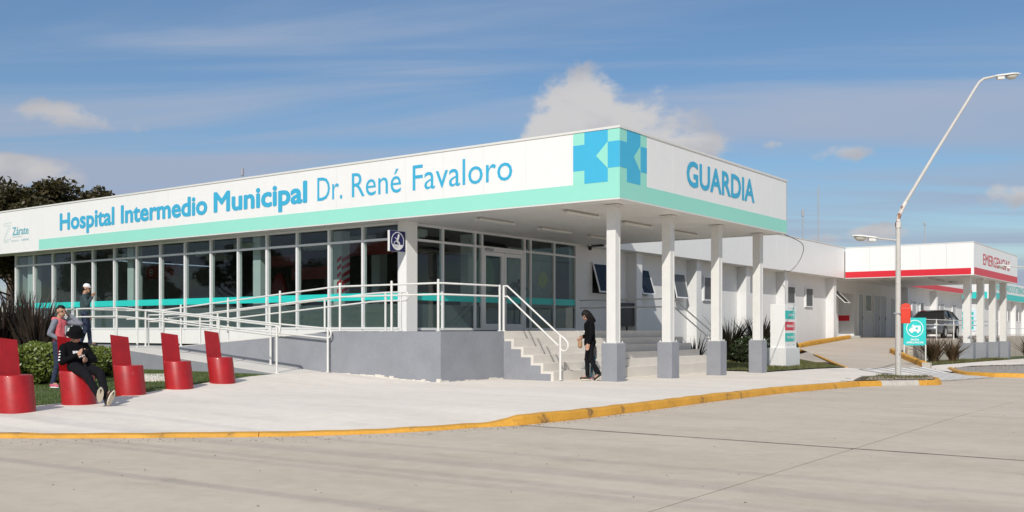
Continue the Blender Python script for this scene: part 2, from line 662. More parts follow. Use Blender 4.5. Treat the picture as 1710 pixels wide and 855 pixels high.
def fill_poly(boundary, zfun, step, extra=()):
    """triangulated sheet inside a closed boundary, z from zfun"""
    b = []
    n = len(boundary)
    for i in range(n):
        p, q = Vector(boundary[i][:2]), Vector(boundary[(i + 1) % n][:2])
        k = max(1, int((q - p).length / step))
        for j in range(k):
            b.append(p.lerp(q, j / k))
    nb = len(b)
    xs = [p.x for p in b]
    ys = [p.y for p in b]
    pts = list(b)
    edges = [(i, (i + 1) % nb) for i in range(nb)]

    def inside(x, y):
        c = False
        j = nb - 1
        for i in range(nb):
            if (b[i].y > y) != (b[j].y > y) and x < (b[j].x - b[i].x) * (y - b[i].y) / (b[j].y - b[i].y) + b[i].x:
                c = not c
            j = i
        return c
    gx = min(xs) + step * 0.5
    while gx < max(xs):
        gy = min(ys) + step * 0.5
        while gy < max(ys):
            if inside(gx, gy):
                pts.append(Vector((gx, gy)))
            gy += step
        gx += step
    for e in extra:
        pts.append(Vector(e))
    vo, eo, fo, *_ = delaunay_2d_cdt(pts, edges, [], 1, 1e-4)
    return [(p.x, p.y, zfun(p.x, p.y)) for p in vo], [tuple(f) for f in fo]


# ------------------------------------------------------------------ levels of the ground
def road_z(y):
    return -0.14 - 0.0117 * max(0.0, y - 16.0)


def gz(x, y):
    base = -0.0117 * max(0.0, min(y, 95) - 16.0)
    return base + 0.125 * ss((-13.9 - x) / 3.3) * ss((y - 8.0) / 5.0)


# ------------------------------------------------------------------ ground, road, kerbs, pavement, lawn
def build_ground():
    g = MB()
    g.add([(-3000, -3000, -1.75), (3000, -3000, -1.75), (3000, 3000, -1.75), (-3000, 3000, -1.75)], [(0, 1, 2, 3)])
    struct(g.build('ground', mat('far_ground', (0.16, 0.15, 0.09), 0.95, var=0.3, vscale=0.05)))
    # road: a bed with cast slabs on it
    bed = MB()
    ys = [-60, 16, 60, 100, 220]
    for i in range(len(ys) - 1):
        a, b = ys[i], ys[i + 1]
        za, zb = road_z(a) - 0.016, road_z(b) - 0.016
        bed.add([(-70, a, za), (90, a, za), (90, b, zb), (-70, b, zb)], [(0, 1, 2, 3)])
    road = struct(bed.build('road', DARK))
    XS = [-70, -51.3, -41.7, -32.1, -22.5, -12.9, -3.3, 1.5, 6.3, 11.1, 20, 40, 90]
    YS = [-60, -22, -13, -5, 1.2, 10.63, 16.0, 23.5, 31.5, 39.5, 60, 100, 220]
    gx_, gy_ = 0.010, 0.007
    for i in range(len(XS) - 1):
        for j in range(len(YS) - 1):
            g0, g1 = (0.012 if abs(YS[j] - 10.63) < .1 else gy_), (0.012 if abs(YS[j + 1] - 10.63) < .1 else gy_)
            x0, x1, y0, y1 = XS[i] + gx_, XS[i + 1] - gx_, YS[j] + g0, YS[j + 1] - g1
            if x1 < -13 and y1 > 12:
                continue
            if y0 > 40 and x1 < -13:
                continue
            dz = rnd.uniform(-0.001, 0.0005)
            mb = MB()
            c = 0.004
            lo = [(x0, y0, road_z(y0) - 0.08), (x1, y0, road_z(y0) - 0.08), (x1, y1, road_z(y1) - 0.08), (x0, y1, road_z(y1) - 0.08)]
            m1 = [(p[0], p[1], p[2] + 0.08 - c * 0.6 + dz) for p in lo]
            hi = [(x0 + c, y0 + c, road_z(y0 + c) + dz), (x1 - c, y0 + c, road_z(y0 + c) + dz), (x1 - c, y1 - c, road_z(y1 - c) + dz), (x0 + c, y1 - c, road_z(y1 - c) + dz)]
            mb.add(lo + m1 + hi, [(0, 1, 5, 4), (1, 2, 6, 5), (2, 3, 7, 6), (3, 0, 4, 7), (4, 5, 9, 8), (5, 6, 10, 9), (6, 7, 11, 10), (7, 4, 8, 11), (8, 9, 10, 11)])
            mb.build('road_slab', ROADM, road)
    # bitumen sealing the long joint, uneven in width
    r3 = random.Random(11)
    mb = MB()
    x = -12.8
    while x < 30:
        L = r3.uniform(.3, .9)
        a, b = r3.uniform(.022, .040), r3.uniform(.022, .040)
        zz = road_z(10.63) + .0015
        mb.add([(x, 10.63 - a, zz), (x + L, 10.63 - a, zz), (x + L, 10.63 + b, zz), (x, 10.63 + b, zz)], [(0, 1, 2, 3)])
        x += L
    mb.build('joint_sealant', mat('bitumen', (0.18, 0.155, 0.125), 0.8, var=0.3, vscale=6), road)
    return road


KERB = [(-7.28, 23.9), (-7.45, 21.6), (-7.53, 19.4), (-7.46, 17.0), (-7.42, 14.9), (-7.45, 13.4), (-7.47, 12.33), (-7.52, 11.5), (-7.62, 10.7),
        (-7.72, 10.42), (-7.9, 10.05), (-8.17, 9.22), (-8.7, 8.32), (-9.3, 7.66), (-9.97, 7.06), (-10.75, 6.4), (-11.6, 5.79),
        (-12.7, 5.05), (-14, 4.35), (-16, 3.55), (-18, 2.95), (-22, 2.2), (-26, 1.7), (-40, 1.0), (-60, 0.6)]


def catmull(pts, n):
    out = []
    P = [Vector(p) for p in pts]
    for i in range(len(P) - 1):
        p0 = P[max(i - 1, 0)]
        p1, p2 = P[i], P[i + 1]
        p3 = P[min(i + 2, len(P) - 1)]
        k = n if (p2 - p1).length < 6 else 2
        for j in range(k):
            t = j / k
            out.append(0.5 * ((2 * p1) + (p2 - p0) * t + (2 * p0 - 5 * p1 + 4 * p2 - p3) * t * t + (3 * p1 - p0 - 3 * p2 + p3) * t ** 3))
    out.append(P[-1])
    return out


KL = catmull(KERB, 8)


def kerb_h(p):
    """height of the kerb above the road: full along the side road, dropped along the front"""
    if p.y > 10.75 or p.x > -7.62:
        return 0.125
    t = max(0.0, min(1.0, (10.75 - p.y) / 0.62))
    return 0.125 - 0.078 * ss(t) if p.x > -8.2 else 0.047


def kerb_run(mb, line, hfun, w, off=0.0):
    """lofted kerb: outer bottom edge on the line, body to its left-hand (inner) side"""
    sec = []
    for i, p in enumerate(line):
        a = line[max(i - 1, 0)]
        b = line[min(i + 1, len(line) - 1)]
        t = (b - a).normalized()
        n = Vector((t.y, -t.x))           # inner side for a line that runs from the far right to the left
        h = hfun(p)
        z = road_z(p.y)
        q = []
        j = 0.009 * noise.noise(Vector((p.x * 3, p.y * 3, 0)))
        for (d, zz) in ((0.0, -0.05), (0.0, h * 0.15), (0.022, h * 0.82), (0.045, h * 0.96), (0.07, h), (w, h + 0.002), (w, -0.05)):
            q.append((p.x + n.x * (d + j), p.y + n.y * (d + j), z + zz + (j if zz > 0 else 0)))
        sec.append(q)
    m = len(sec[0])
    vs = [v for q in sec for v in q]
    fs = []
    for i in range(len(sec) - 1):
        for k in range(m):
            k2 = (k + 1) % m
            fs.append((i * m + k, (i + 1) * m + k, (i + 1) * m + k2, i * m + k2))
    fs.append(tuple(range(m)))
    fs.append(tuple(reversed(range((len(sec) - 1) * m, len(sec) * m))))
    mb.add(vs, fs)


def build_kerbs():
    root = bpy.data.objects.new('kerb', None)
    COL.objects.link(root)
    struct(root)
    ORG[root.name] = Vector((0, 0, 0))
    # cut the line into pieces; the photograph shows a joint where the full kerb ends
    cuts = [0, 14, 27, 40, 52, 64, 82, 104, 136, len(KL) - 1]
    for a, b in zip(cuts[:-1], cuts[1:]):
        seg = list(KL[a:b + 1])
        if b < len(KL) - 1:
            d = (seg[-1] - seg[-2]).normalized() * 0.008
            seg[-1] = seg[-1] - d
        mb = MB()
        kerb_run(mb, seg, kerb_h, 0.16)
        mb.build('kerb_stone', YELLOW, root)
    # island nose where the lamp post stands
    nose = [(-6.75, 28.75), (-6.45, 28.1), (-6.2, 27.2), (-6.05, 26.5), (-6.1, 26.1), (-6.28, 25.75), (-6.6, 25.2), (-6.95, 24.6), (-7.27, 23.92)]
    nl = catmull(nose, 4)
    n = len(nl)
    for a, b, m in ((0, 19, YELLOW), (19, 21, YELLOW), (21, 28, KERBC), (28, n - 1, YELLOW)):
        mb = MB()
        kerb_run(mb, nl[a:b + 1], lambda p: 0.128, 0.15)
        mb.build('kerb_stone', m, root)
    # second island across the driveway mouth
    isl = [(-4.0, 47.0), (-4.1, 42), (-4.2, 37.5), (-4.4, 34.9), (-4.8, 33.95), (-5.5, 33.6), (-6.4, 33.65), (-7.0, 34.1), (-7.45, 35.0), (-8.2, 37.4), (-8.9, 40.0)]
    isl = list(reversed(isl))
    il = catmull(list(reversed(isl)), 3)
    il = [p for p in il]
    for a, b in ((0, 9), (9, 18), (18, len(il) - 1)):
        mb = MB()
        kerb_run(mb, il[a:b + 1], lambda p: 0.13, 0.16)
        mb.build('kerb_stone', YELLOW, root)


def near_kerb(x, y):
    best = (1e9, 0.0)
    p = Vector((x, y))
    for k in KL:
        d = (k - p).length
        if d < best[0]:
            best = (d, k)
    return best


def walk_z(x, y):
    d, k = near_kerb(x, y)
    e = road_z(k.y) + kerb_h(k) - 0.006
    return e + (gz(x, y) - e) * ss((d - 0.15) / 1.8)


LAWN_EDGE = [(-17.45, 14.8), (-16.9, 13.5), (-16.2, 12.1), (-15.75, 11.0), (-15.4, 10.2), (-15.05, 9.4), (-14.75, 8.8), (-14.5, 8.2), (-14.25, 7.6), (-13.8, 6.9),
             (-14.2, 6.3), (-16.0, 5.4), (-19, 4.6), (-23, 3.9), (-40, 2.8), (-60, 2.3)]


def build_pavement():
    inner = []
    for i, p in enumerate(KL):
        a = KL[max(i - 1, 0)]
        b = KL[min(i + 1, len(KL) - 1)]
        t = (b - a).normalized()
        inner.append((p.x + t.y * 0.155, p.y - t.x * 0.155))
    rest = list(reversed(LAWN_EDGE)) + [(-17.6, 16.3), (-17.6, 19.1), (-17.6, 28.45), (-11.35, 28.45), (-11.5, 33), (-11.25, 35.45), (-9.05, 32.3), (-6.75, 28.95), (-8.0, 28.6), (-8.15, 27.0), (-7.62, 24.6)]
    v, f = fill_poly(inner + rest, walk_z, 0.55)
    mb = MB()
    mb.add(v, f, True)
    struct(mb.build('pavement', WALKM))
    # small concrete path crossing the lawn behind the seats
    mb = MB()
    P = [(-17.0, 12.0), (-17.6, 11.5), (-19.6, 12.9), (-19.0, 13.5)]
    mb.hexa([(p[0], p[1], gz(*p) - 0.05) for p in reversed(P)], [(p[0], p[1], gz(*p) + 0.02) for p in reversed(P)])
    struct(mb.build('garden_path', WALKM))
    # soil and grit inside the islands
    mb = MB()
    P = [(-7.42, 23.8), (-6.3, 26.1), (-6.2, 26.6), (-6.62, 28.3), (-6.9, 28.85), (-8.3, 28.8), (-8.4, 26.8), (-7.95, 24.8), (-7.7, 23.8)]
    v, f = fill_poly(P, lambda x, y: road_z(y) + 0.13 + 0.03 * noise.noise(Vector((x * 2, y * 2, 1))), 0.25)
    mb.add(v, f, True)
    struct(mb.build('island_soil', SOIL))
    mb = MB()
    P = [(-5.4, 33.75), (-6.4, 33.8), (-6.9, 34.2), (-7.3, 35.0), (-8.05, 37.4), (-8.6, 39.5), (-8.4, 42), (-7, 48), (-4.3, 48), (-4.35, 37.5), (-4.7, 34.3)]
    v, f = fill_poly(P, lambda x, y: road_z(y) + 0.12, 0.8)
    mb.add(v, f, True)
    struct(mb.build('island_gravel', mat('pale_gravel', (0.33, 0.30, 0.26), 0.95, var=0.35, vscale=8, bump=0.8, bscale=40)))


def build_lawn():
    P = list(LAWN_EDGE) + [(-60, 30), (-37, 30), (-37, 19.15), (-17.6, 19.15), (-17.6, 16.3)]
    v, f = fill_poly(P, lambda x, y: gz(x, y) - 0.012, 1.0)
    mb = MB()
    mb.add(v, f, True)
    struct(mb.build('lawn', mat('lawn_soil', (0.075, 0.10, 0.028), 0.95, var=0.25, vscale=2.0, bump=0.6, bscale=30)))
    P = [(-17.7, 28.45), (-11.38, 28.45), (-11.52, 33), (-11.28, 35.4), (-14.0, 40.9), (-16.3, 44.4), (-17.7, 44.4)]
    v, f = fill_poly(P, lambda x, y: gz(x, y) + 0.03, 1.0)
    mb = MB()
    mb.add(v, f, True)
    struct(mb.build('verge', MATS['lawn_soil']))
    P = [(-11.75, 44.4), (-9.8, 40.4), (-9.85, 44), (-10.0, 52), (-10.1, 66), (-9.9, 90), (-16.5, 90), (-16.5, 66.5), (-11.75, 66.5)]
    v, f = fill_poly(P, lambda x, y: gz(x, y) + 0.02, 2.0)
    mb = MB()
    mb.add(v, f, True)
    struct(mb.build('verge', MATS['lawn_soil']))

    P = [(-9.75, 40.2), (-9.45, 39.4), (-7.9, 36.0), (-8.1, 37.6), (-8.7, 40.0), (-8.45, 42), (-7, 48.1), (-4.2, 48.1), (-4.0, 90), (-9.85, 90), (-10.05, 66), (-9.95, 52), (-9.8, 44)]
    v, f = fill_poly(P, lambda x, y: gz(x, y) + 0.01 - .085 * ss((42.0 - y) / 3.0), 0.9)
    mb = MB()
    mb.add(v, f, True)
    struct(mb.build('pavement', WALKM))

    def blades(name, label, area, n, zf, h0, h1, m, wid=0.006):
        mb = MB()
        xs = [p[0] for p in area]
        ys = [p[1] for p in area]
        k = 0
        nb = len(area)
        while k < n:
            x, y = rnd.uniform(min(xs), max(xs)), rnd.uniform(min(ys), max(ys))
            c = False
            j = nb - 1
            for i in range(nb):
                if (area[i][1] > y) != (area[j][1] > y) and x < (area[j][0] - area[i][0]) * (y - area[i][1]) / (area[j][1] - area[i][1]) + area[i][0]:
                    c = not c
                j = i
            if not c:
                continue
            k += 1
            a = rnd.uniform(0, 6.28)
            h = rnd.uniform(h0, h1) * (0.7 + 0.6 * noise.noise(Vector((x * 0.9, y * 0.9, 3))) + 0.3)
            l = rnd.uniform(0.2, 0.9) * h
            dx, dy = math.cos(a), math.sin(a)
            z = zf(x, y) - 0.01
            mb.add([(x - dy * wid, y + dx * wid, z), (x + dy * wid, y - dx * wid, z), (x + dx * l, y + dy * l, z + h)], [(0, 1, 2)])
        o = mb.build(name, m)
        tag(o, label, 'grass', kind='stuff')
    GR = mat_leaf('grass_blade', (0.045, 0.085, 0.014), (0.15, 0.20, 0.045), 0.3)
    blades('grass', 'mown green grass of the lawn behind the red seats', [(-17.3, 14.5), (-16.2, 12.0), (-15.0, 9.3), (-13.8, 6.9), (-14.6, 6.2), (-19, 6), (-23, 10), (-25, 14.8)], 42000, lambda x, y: gz(x, y) - 0.012, 0.025, 0.06, GR)
    blades('grass', 'patchy grass verge around the white directory pillar', [(-17.5, 28.6), (-11.45, 28.6), (-11.55, 33), (-11.4, 35.2), (-14.0, 40.4), (-16.3, 43.8), (-17.5, 43.8)], 16000, lambda x, y: gz(x, y) + 0.03, 0.03, 0.09, mat_leaf('dry_grass', (0.06, 0.085, 0.02), (0.24, 0.21, 0.08), 0.3), 0.012)
    blades('grass', 'rough grass beside the sloping driveway wall', [(-11.6, 45), (-9.85, 40.8), (-9.9, 45), (-10.15, 60), (-10.9, 60)], 9000, lambda x, y: gz(x, y) + 0.02, 0.04, 0.12, MATS['dry_grass'], 0.014)
    # grit and weeds on the islands
    mb = MB()
    for k in range(900):
        if k < 620:
            t, s = rnd.random(), rnd.random()
            x = -7.45 + 1.15 * t * 1.0 - 0.55 * s + 0.1
            y = 24.7 + 1.7 * t + 2.2 * s
            if x > -6.25 or x < -8.2:
                continue
        else:
            x, y = rnd.uniform(-8.4, -4.6), rnd.uniform(35.6, 45)
        r = rnd.uniform(0.012, 0.04)
        z = road_z(y) + 0.14 + 0.01
        a = rnd.uniform(0, 6)
        vs = [(x + r * math.cos(a + q * 1.57) * rnd.uniform(.7, 1.2), y + r * math.sin(a + q * 1.57), z - 0.01) for q in range(4)] + [(x, y, z + r * 0.8)]
        mb.add(vs, [(0, 1, 4), (1, 2, 4), (2, 3, 4), (3, 0, 4)])
    # leaves, stones and grit lying on the roadway and along the kerb
    for k in range(1120):
        if k < 900:
            p = KL[rnd.randrange(0, len(KL) - 8)]
            q = abs(rnd.gauss(0, .16)) + .01
            x, y = p.x + q + rnd.uniform(-.25, .25) * .2, p.y + rnd.uniform(-.5, .5) - (q if p.y < 10 else 0)
            r = rnd.uniform(0.004, 0.014)
            if near_kerb(x, y)[0] < .03 or (x < p.x):
                continue
        else:
            x, y = rnd.uniform(-9, 0.5), rnd.uniform(3.2, 22)
            if x < -7.2 + max(0, (10.5 - y)) * -.42:
                continue
            r = rnd.uniform(0.004, 0.012)
        z = road_z(y) + .003
        a = rnd.uniform(0, 6)
        vs = [(x + r * math.cos(a + q * 1.57) * rnd.uniform(.7, 1.6), y + r * math.sin(a + q * 1.57), z) for q in range(4)] + [(x, y, z + r * 0.5)]
        mb.add(vs, [(0, 1, 4), (1, 2, 4), (2, 3, 4), (3, 0, 4)])
    tag(mb.build('grit', mat('grit', (0.24, 0.20, 0.16), 0.9, var=0.5, vscale=20)), 'loose grit and stones on the traffic islands, kerb edge and roadway', 'grit', kind='stuff')
    blades('weeds', 'low weeds growing through the grit on the lamp island', [(-7.5, 24.8), (-6.4, 26.4), (-6.7, 28.2), (-7.9, 27.8)], 1400, lambda x, y: road_z(y) + 0.13, 0.03, 0.11, MATS['dry_grass'], 0.014)


DRIVE = [((-6.5, 28.9), (-6.0, 33.0), -0.283, -0.332), ((-9.0, 32.3), (-7.85, 35.8), -0.285, -0.34), ((-11.2, 35.5), (-9.62, 39.7), -0.27, -0.29), ((-14.0, 41.0), (-11.95, 44.0), -0.05, 0.12),
         ((-16.35, 44.6), (-11.95, 46.5), 0.27, 0.29), ((-16.5, 53.0), (-11.95, 53.0), 0.66, 0.66), ((-17.75, 53.3), (-11.95, 53.3), 0.67, 0.67), ((-17.75, 84), (-11.95, 84.0), 0.68, 0.68)]


def drive_pt(i, t, s, off=0.0):
    a, b = DRIVE[i], DRIVE[i + 1]
    L = Vector((a[0][0], a[0][1], a[2])).lerp(Vector((b[0][0], b[0][1], b[2])), t)
    Rr = Vector((a[1][0], a[1][1], a[3])).lerp(Vector((b[1][0], b[1][1], b[3])), t)
    p = L.lerp(Rr, s)
    p.z += off
    return p


def build_driveway():
    mb = MB()
    for i in range(len(DRIVE) - 1):
        n = 3
        for k in range(n):
            for q in range(4):
                mb.add([drive_pt(i, k / n, q / 4), drive_pt(i, k / n, (q + 1) / 4), drive_pt(i, (k + 1) / n, (q + 1) / 4), drive_pt(i, (k + 1) / n, q / 4)], [(0, 1, 2, 3)], True)
    # retaining face towards the side road
    for i in range(3, len(DRIVE) - 1):
        a, b = DRIVE[i], DRIVE[i + 1]
        mb.add([(a[1][0], a[1][1], -1.6), (b[1][0], b[1][1], -1.6), (b[1][0], b[1][1], b[3]), (a[1][0], a[1][1], a[3])], [(0, 1, 2, 3)])
    dr = struct(mb.build('driveway', DRIVEM))
    # retaining wall edge of the upper level
    mb = MB()
    mb.box((-11.95, 46.2, -1.5), (-11.72, 66.4, 0.62))
    tag(mb.build('retaining_wall', mat('retaining_render', (0.52, 0.46, 0.38), 0.85, var=0.08, vscale=1.2, bump=0.4, streak=0.3)), 'low beige retaining wall beneath the parked grey car', 'wall')
    # zebra crossing: stripes follow the drive's direction
    cw = bpy.data.objects.new('zebra_crossing', None)
    COL.objects.link(cw)
    struct(cw)
    ORG[cw.name] = Vector((0, 0, 0))
    wpaint = mat('road_marking', (0.80, 0.79, 0.76), 0.8, var=0.06, vscale=3, dirt=((0.42, 0.38, 0.33), 0.4, 3.0, 0.55, 0.75))
    n = 7
    for k in range(n):
        s0, s1 = (k + 0.2) / n, (k + 0.72) / n
        mb = MB()
        rows = [(0, 0.06), (0, 0.5), (1, 0.0), (1, 0.5), (1, 0.93)]
        for (ia, ta), (ib, tb) in zip(rows[:-1], rows[1:]):
            mb.add([drive_pt(ia, ta, s0, .005), drive_pt(ia, ta, s1, .005), drive_pt(ib, tb, s1, .005), drive_pt(ib, tb, s0, .005)], [(0, 1, 2, 3)])
        mb.build('crossing_stripe', wpaint, cw)

    def rail_kerb(pts, label, w, h, end_white=False):
        mb = MB()
        P = [Vector(p) for p in pts]
        sec = []
        for i, p in enumerate(P):
            t = (P[min(i + 1, len(P) - 1)] - P[max(i - 1, 0)])
            t.z = 0
            t.normalize()
            nn = Vector((-t.y, t.x, 0))
            sec.append([p - nn * w / 2 + Vector((0, 0, -0.3)), p + nn * w / 2 + Vector((0, 0, -0.3)), p + nn * w / 2 + Vector((0, 0, h * .85)), p + nn * w * .38 + Vector((0, 0, h)), p - nn * w * .38 + Vector((0, 0, h)), p - nn * w / 2 + Vector((0, 0, h * .85))])
        vs = [q for r in sec for q in r]
        fs = []
        for i in range(len(sec) - 1):
            for k in range(6):
                k2 = (k + 1) % 6
                fs.append((i * 6 + k, i * 6 + k2, (i + 1) * 6 + k2, (i + 1) * 6 + k))
        fs += [tuple(range(5, -1, -1)), tuple(range((len(sec) - 1) * 6, len(sec) * 6))]
        mb.add(vs, fs)
        if end_white:
            p = P[0]
            mb.cur = 1
            mb.box((p.x - .02, p.y - .30, p.z - .3), (p.x + .26, p.y + .0, p.z + .17))
        o = mb.build('drive_kerb', [YELLOW, KERBC])
        return tag(o, label, 'kerb')
    rail_kerb([(-9.60, 39.5, -0.29), (-10.6, 41.3, -0.13), (-11.4, 42.8, 0.02), (-11.95, 43.9, 0.10), (-12.1, 44.3, 0.12)], 'yellow sloping kerb in front of the teal ambulance sign', 0.2, 0.2, True)
    rail_kerb([(-17.3, 43.3, 0.2), (-16.8, 44.2, 0.26), (-16.55, 45.2, 0.3), (-16.6, 47.0, 0.42), (-16.65, 50, 0.54), (-16.65, 52.9, 0.66)], 'curved yellow kerb along the white wing wall behind the directory pillar', 0.2, 0.17)
    mb = MB()
    P = [Vector((-11.25, 35.45, -0.245)), Vector((-12.6, 38.2, -0.17)), Vector((-14.0, 40.95, -0.06)), Vector((-14.9, 42.6, 0.04))]
    for a, b in zip(P[:-1], P[1:]):
        mb.tube([a, b], 0.055, 6)
    tag(mb.build('edge_kerb', YELLOW), 'thin faded yellow edging between driveway and grass verge', 'kerb')


build_ground()
build_kerbs()
build_pavement()
build_lawn()
build_driveway()

# ------------------------------------------------------------------ hospital main block
FY = 18.54       # front fascia face
FX = -10.711     # side fascia face
GY = 19.2        # front glazing line
WX = -17.6       # side glazing and wing wall line
FLOOR = 1.09
Z_SOF, Z_TOP = 3.95, 5.50


def build_hospital():
    H = thing('hospital_building', 'white hospital block with long glazed front, mint striped fascia and corner canopy', 'building', (-17.8, 19.2, 0))
    # --- fascia: panels with open joints, caps, stripe
    mb = MB()
    mb.box((-44, FY + 0.03, Z_SOF + 0.02), (FX - 0.03, FY + 0.3, Z_TOP - 0.06))
    mb.box((FX - 0.3, FY + 0.3, Z_SOF + 0.02), (FX - 0.03, 28.25, Z_TOP - 0.06))
    mb.box((-16.9, 27.95, Z_SOF + 0.02), (FX - 0.3, 28.25, Z_TOP - 0.06))
    mb.build('fascia_core', GREYM, H)
    na = 27
    wa = (FX + 44) / na
    base = None
    for i in range(na):
        if base is None:
            p = MB().box((-44 + 0.002, FY, Z_SOF), (-44 + wa - 0.002, FY + 0.03, Z_TOP - 0.05)).build('fascia_panel', FASCIA, H)
            base = p
        else:
            clone_part(base, H, (wa * i, 0, 0))
    nb = 8
    wb = (28.28 - FY - 0.03) / nb
    base = None
    for i in range(nb):
        if base is None:
            base = MB().box((FX - 0.03, FY + 0.033, Z_SOF), (FX, FY + 0.03 + wb - 0.003, Z_TOP - 0.05)).build('fascia_panel', FASCIA, H)
        else:
            clone_part(base, H, (0, wb * i, 0))
    MB().box((-17.0, 28.25, Z_SOF), (FX, 28.28, Z_TOP - 0.05)).build('fascia_panel', FASCIA, H)
    # top capping and bottom drip
    cap = MB()
    cap.box((-44, FY - 0.02, Z_TOP - 0.05), (FX + 0.02, FY + 0.32, Z_TOP))
    cap.box((FX - 0.32, FY + 0.32, Z_TOP - 0.05), (FX + 0.02, 28.30, Z_TOP))
    cap.box((-44, 27.98, Z_TOP - 0.05), (FX - 0.32, 28.30, Z_TOP))
    cap.build('roof_capping', WHITE_METAL, H)
    dr = MB()
    dr.box((-44, FY - 0.012, Z_SOF - 0.03), (FX + 0.012, FY + 0.05, Z_SOF - 0.002))
    dr.box((FX - 0.05, FY + 0.05, Z_SOF - 0.03), (FX + 0.012, 28.29, Z_SOF - 0.002))
    dr.box((-16.9, 28.2, Z_SOF - 0.03), (FX - 0.05, 28.29, Z_SOF - 0.002))
    dr.build('drip_edge', WHITE_METAL, H)
    # roof and body
    rf = MB()
    rf.box((-44, FY + 0.3, 5.2), (FX - 0.3, 27.95, 5.28))
    rf.box((-44, 27.95, 5.2), (-17.0, 40, 5.28))
    rf.build('roof', GREYM, H)
    # mint stripe
    st = MB()
    st.box((-34.36, FY - 0.004, Z_SOF + 0.005), (FX + 0.004, FY - 0.0005, 4.315))
    st.box((FX + 0.0005, FY - 0.0005, Z_SOF + 0.005), (FX + 0.004, 28.275, 4.315))
    st.build('mint_stripe', MINT, H)

    # logo on both faces of the corner: mint field with blue cross and arrow shapes
    def logo(P, n):
        z0, z1, z2, z3 = 4.315, 4.612, 5.178, 5.447
        c = [0.0, 0.295, 0.888, 1.183]

        def quad(mb, a, b, za, zb, d):
            q = [P(a, za), P(b, za), P(b, zb), P(a, zb)]
            mb.extr([Vector(t) + Vector(n) * d for t in q], Vector(n) * 0.002)
        f = MB()
        quad(f, 0, 1.183, z0 + .001, z3, 0.001)
        fo = f.build('logo_field', MINT, H)
        b = MB()
        quad(b, c[1], c[2], z0 + 0.004, z3, 0.004)
        quad(b, c[0], c[1], z1, z2, 0.004)
        quad(b, c[2], c[3], z1, z2, 0.004)
        b.build('logo_cross', BLUE, fo)
        t = MB()
        t.extr([Vector(P(c[2], z1 - .006)) + Vector(n) * .0075, Vector(P(c[2], z2 + .006)) + Vector(n) * .0075, Vector(P(0.595, 4.9)) + Vector(n) * .0075], Vector(n) * 0.002)
        t.build('logo_arrow', MINT, fo)
    logo(lambda a, z: (-11.892 + a, FY, z), (0, -1, 0))
    logo(lambda a, z: (FX, FY + 0.003 + a * 1.013, z), (1, 0, 0))

    # lettering
    def la(t, x0, x1, cap, bold, z=4.59):
        lettering(t, (x0, FY - 0.001, z), (1, 0, 0), (0, -1, 0), x1 - x0, cap, BLUE_D, H, bold, 0.005)
    la('Hospital', -32.98, -29.66, 0.60, 0.034, 4.545)
    la('Intermedio', -29.297, -24.81, 0.60, 0.034, 4.555)
    la('Municipal', -24.514, -20.47, 0.61, 0.034, 4.575)
    la('Dr.', -20.07, -19.12, 0.615, -0.004)
    la('René', -18.76, -17.03, 0.615, -0.004)
    la('Favaloro', -16.63, -13.56, 0.615, -0.004)
    lettering('GUARDIA', (FX + 0.001, 21.72, 4.575), (0, 1, 0), (1, 0, 0), 4.14, 0.625, BLUE_D, H, 0.028, 0.005)
    # town emblem and name on the left
    lettering('Zárate', (-36.19, FY - 0.001, 4.565), (1, 0, 0), (0, -1, 0), 1.13, 0.29, mat('emblem_teal', (0.10, 0.42, 0.50), 0.4), H, 0.012, 0.004)
    PALE = mat('emblem_pale', (0.50, 0.66, 0.66), 0.4)
    lettering('MUNICIPIO', (-36.19, FY - 0.001, 4.475), (1, 0, 0), (0, -1, 0), 0.66, 0.055, PALE, H, 0.0, 0.004)
    lettering('SALUD', (-36.82, FY - 0.001, 4.33), (1, 0, 0), (0, -1, 0), 0.36, 0.06, PALE, H, 0.0, 0.004)
    lettering('SEGURIDAD', (-36.28, FY - 0.001, 4.33), (1, 0, 0), (0, -1, 0), 0.55, 0.06, PALE, H, 0.0, 0.004)
    lettering('CAPITAL', (-35.55, FY - 0.001, 4.33), (1, 0, 0), (0, -1, 0), 0.52, 0.07, MATS['emblem_teal'], H, 0.0, 0.004)
    e = MB()

    def stroke(pts, w=0.018):
        for a, b in zip(pts[:-1], pts[1:]):
            a, b = Vector((a[0], 0, a[1])), Vector((b[0], 0, b[1]))
            t = (b - a).normalized()
            n = Vector((-t.z, 0, t.x)) * w / 2
            q = [a - n, b - n, b + n, a + n]
            e.extr([(p.x, FY - 0.001, p.z) for p in q], (0, -0.003, 0))
    stroke([(-36.78, 5.02), (-36.30, 5.05), (-36.30, 4.99)])
    stroke([(-36.30, 4.99), (-36.36, 4.84), (-36.72, 4.52), (-36.8, 4.42)])
    stroke([(-36.80, 4.42), (-36.36, 4.43), (-36.32, 4.5)])
    stroke([(-36.78, 5.02), (-36.80, 4.93), (-36.42, 4.95), (-36.78, 4.55), (-36.80, 4.42)])
    e.build('town_emblem', PALE, H)

    # --- soffit boards under the canopy
    n = 38
    wbd = (28.2 - FY - 0.06) / n
    base = None
    for i in range(n):
        if base is None:
            base = MB().box((WX + 0.02, FY + 0.06, Z_SOF - 0.015), (FX - 0.06, FY + 0.06 + wbd - 0.022, Z_SOF + 0.012)).build('soffit_board', SOFFIT, H)
        else:
            clone_part(base, H, (0, wbd * i, 0))
    s2 = MB()
    s2.box((-44, FY + 0.06, Z_SOF - 0.015), (WX + 0.01, GY + 0.12, Z_SOF + 0.012))
    s2.build('soffit', SOFFIT, H)

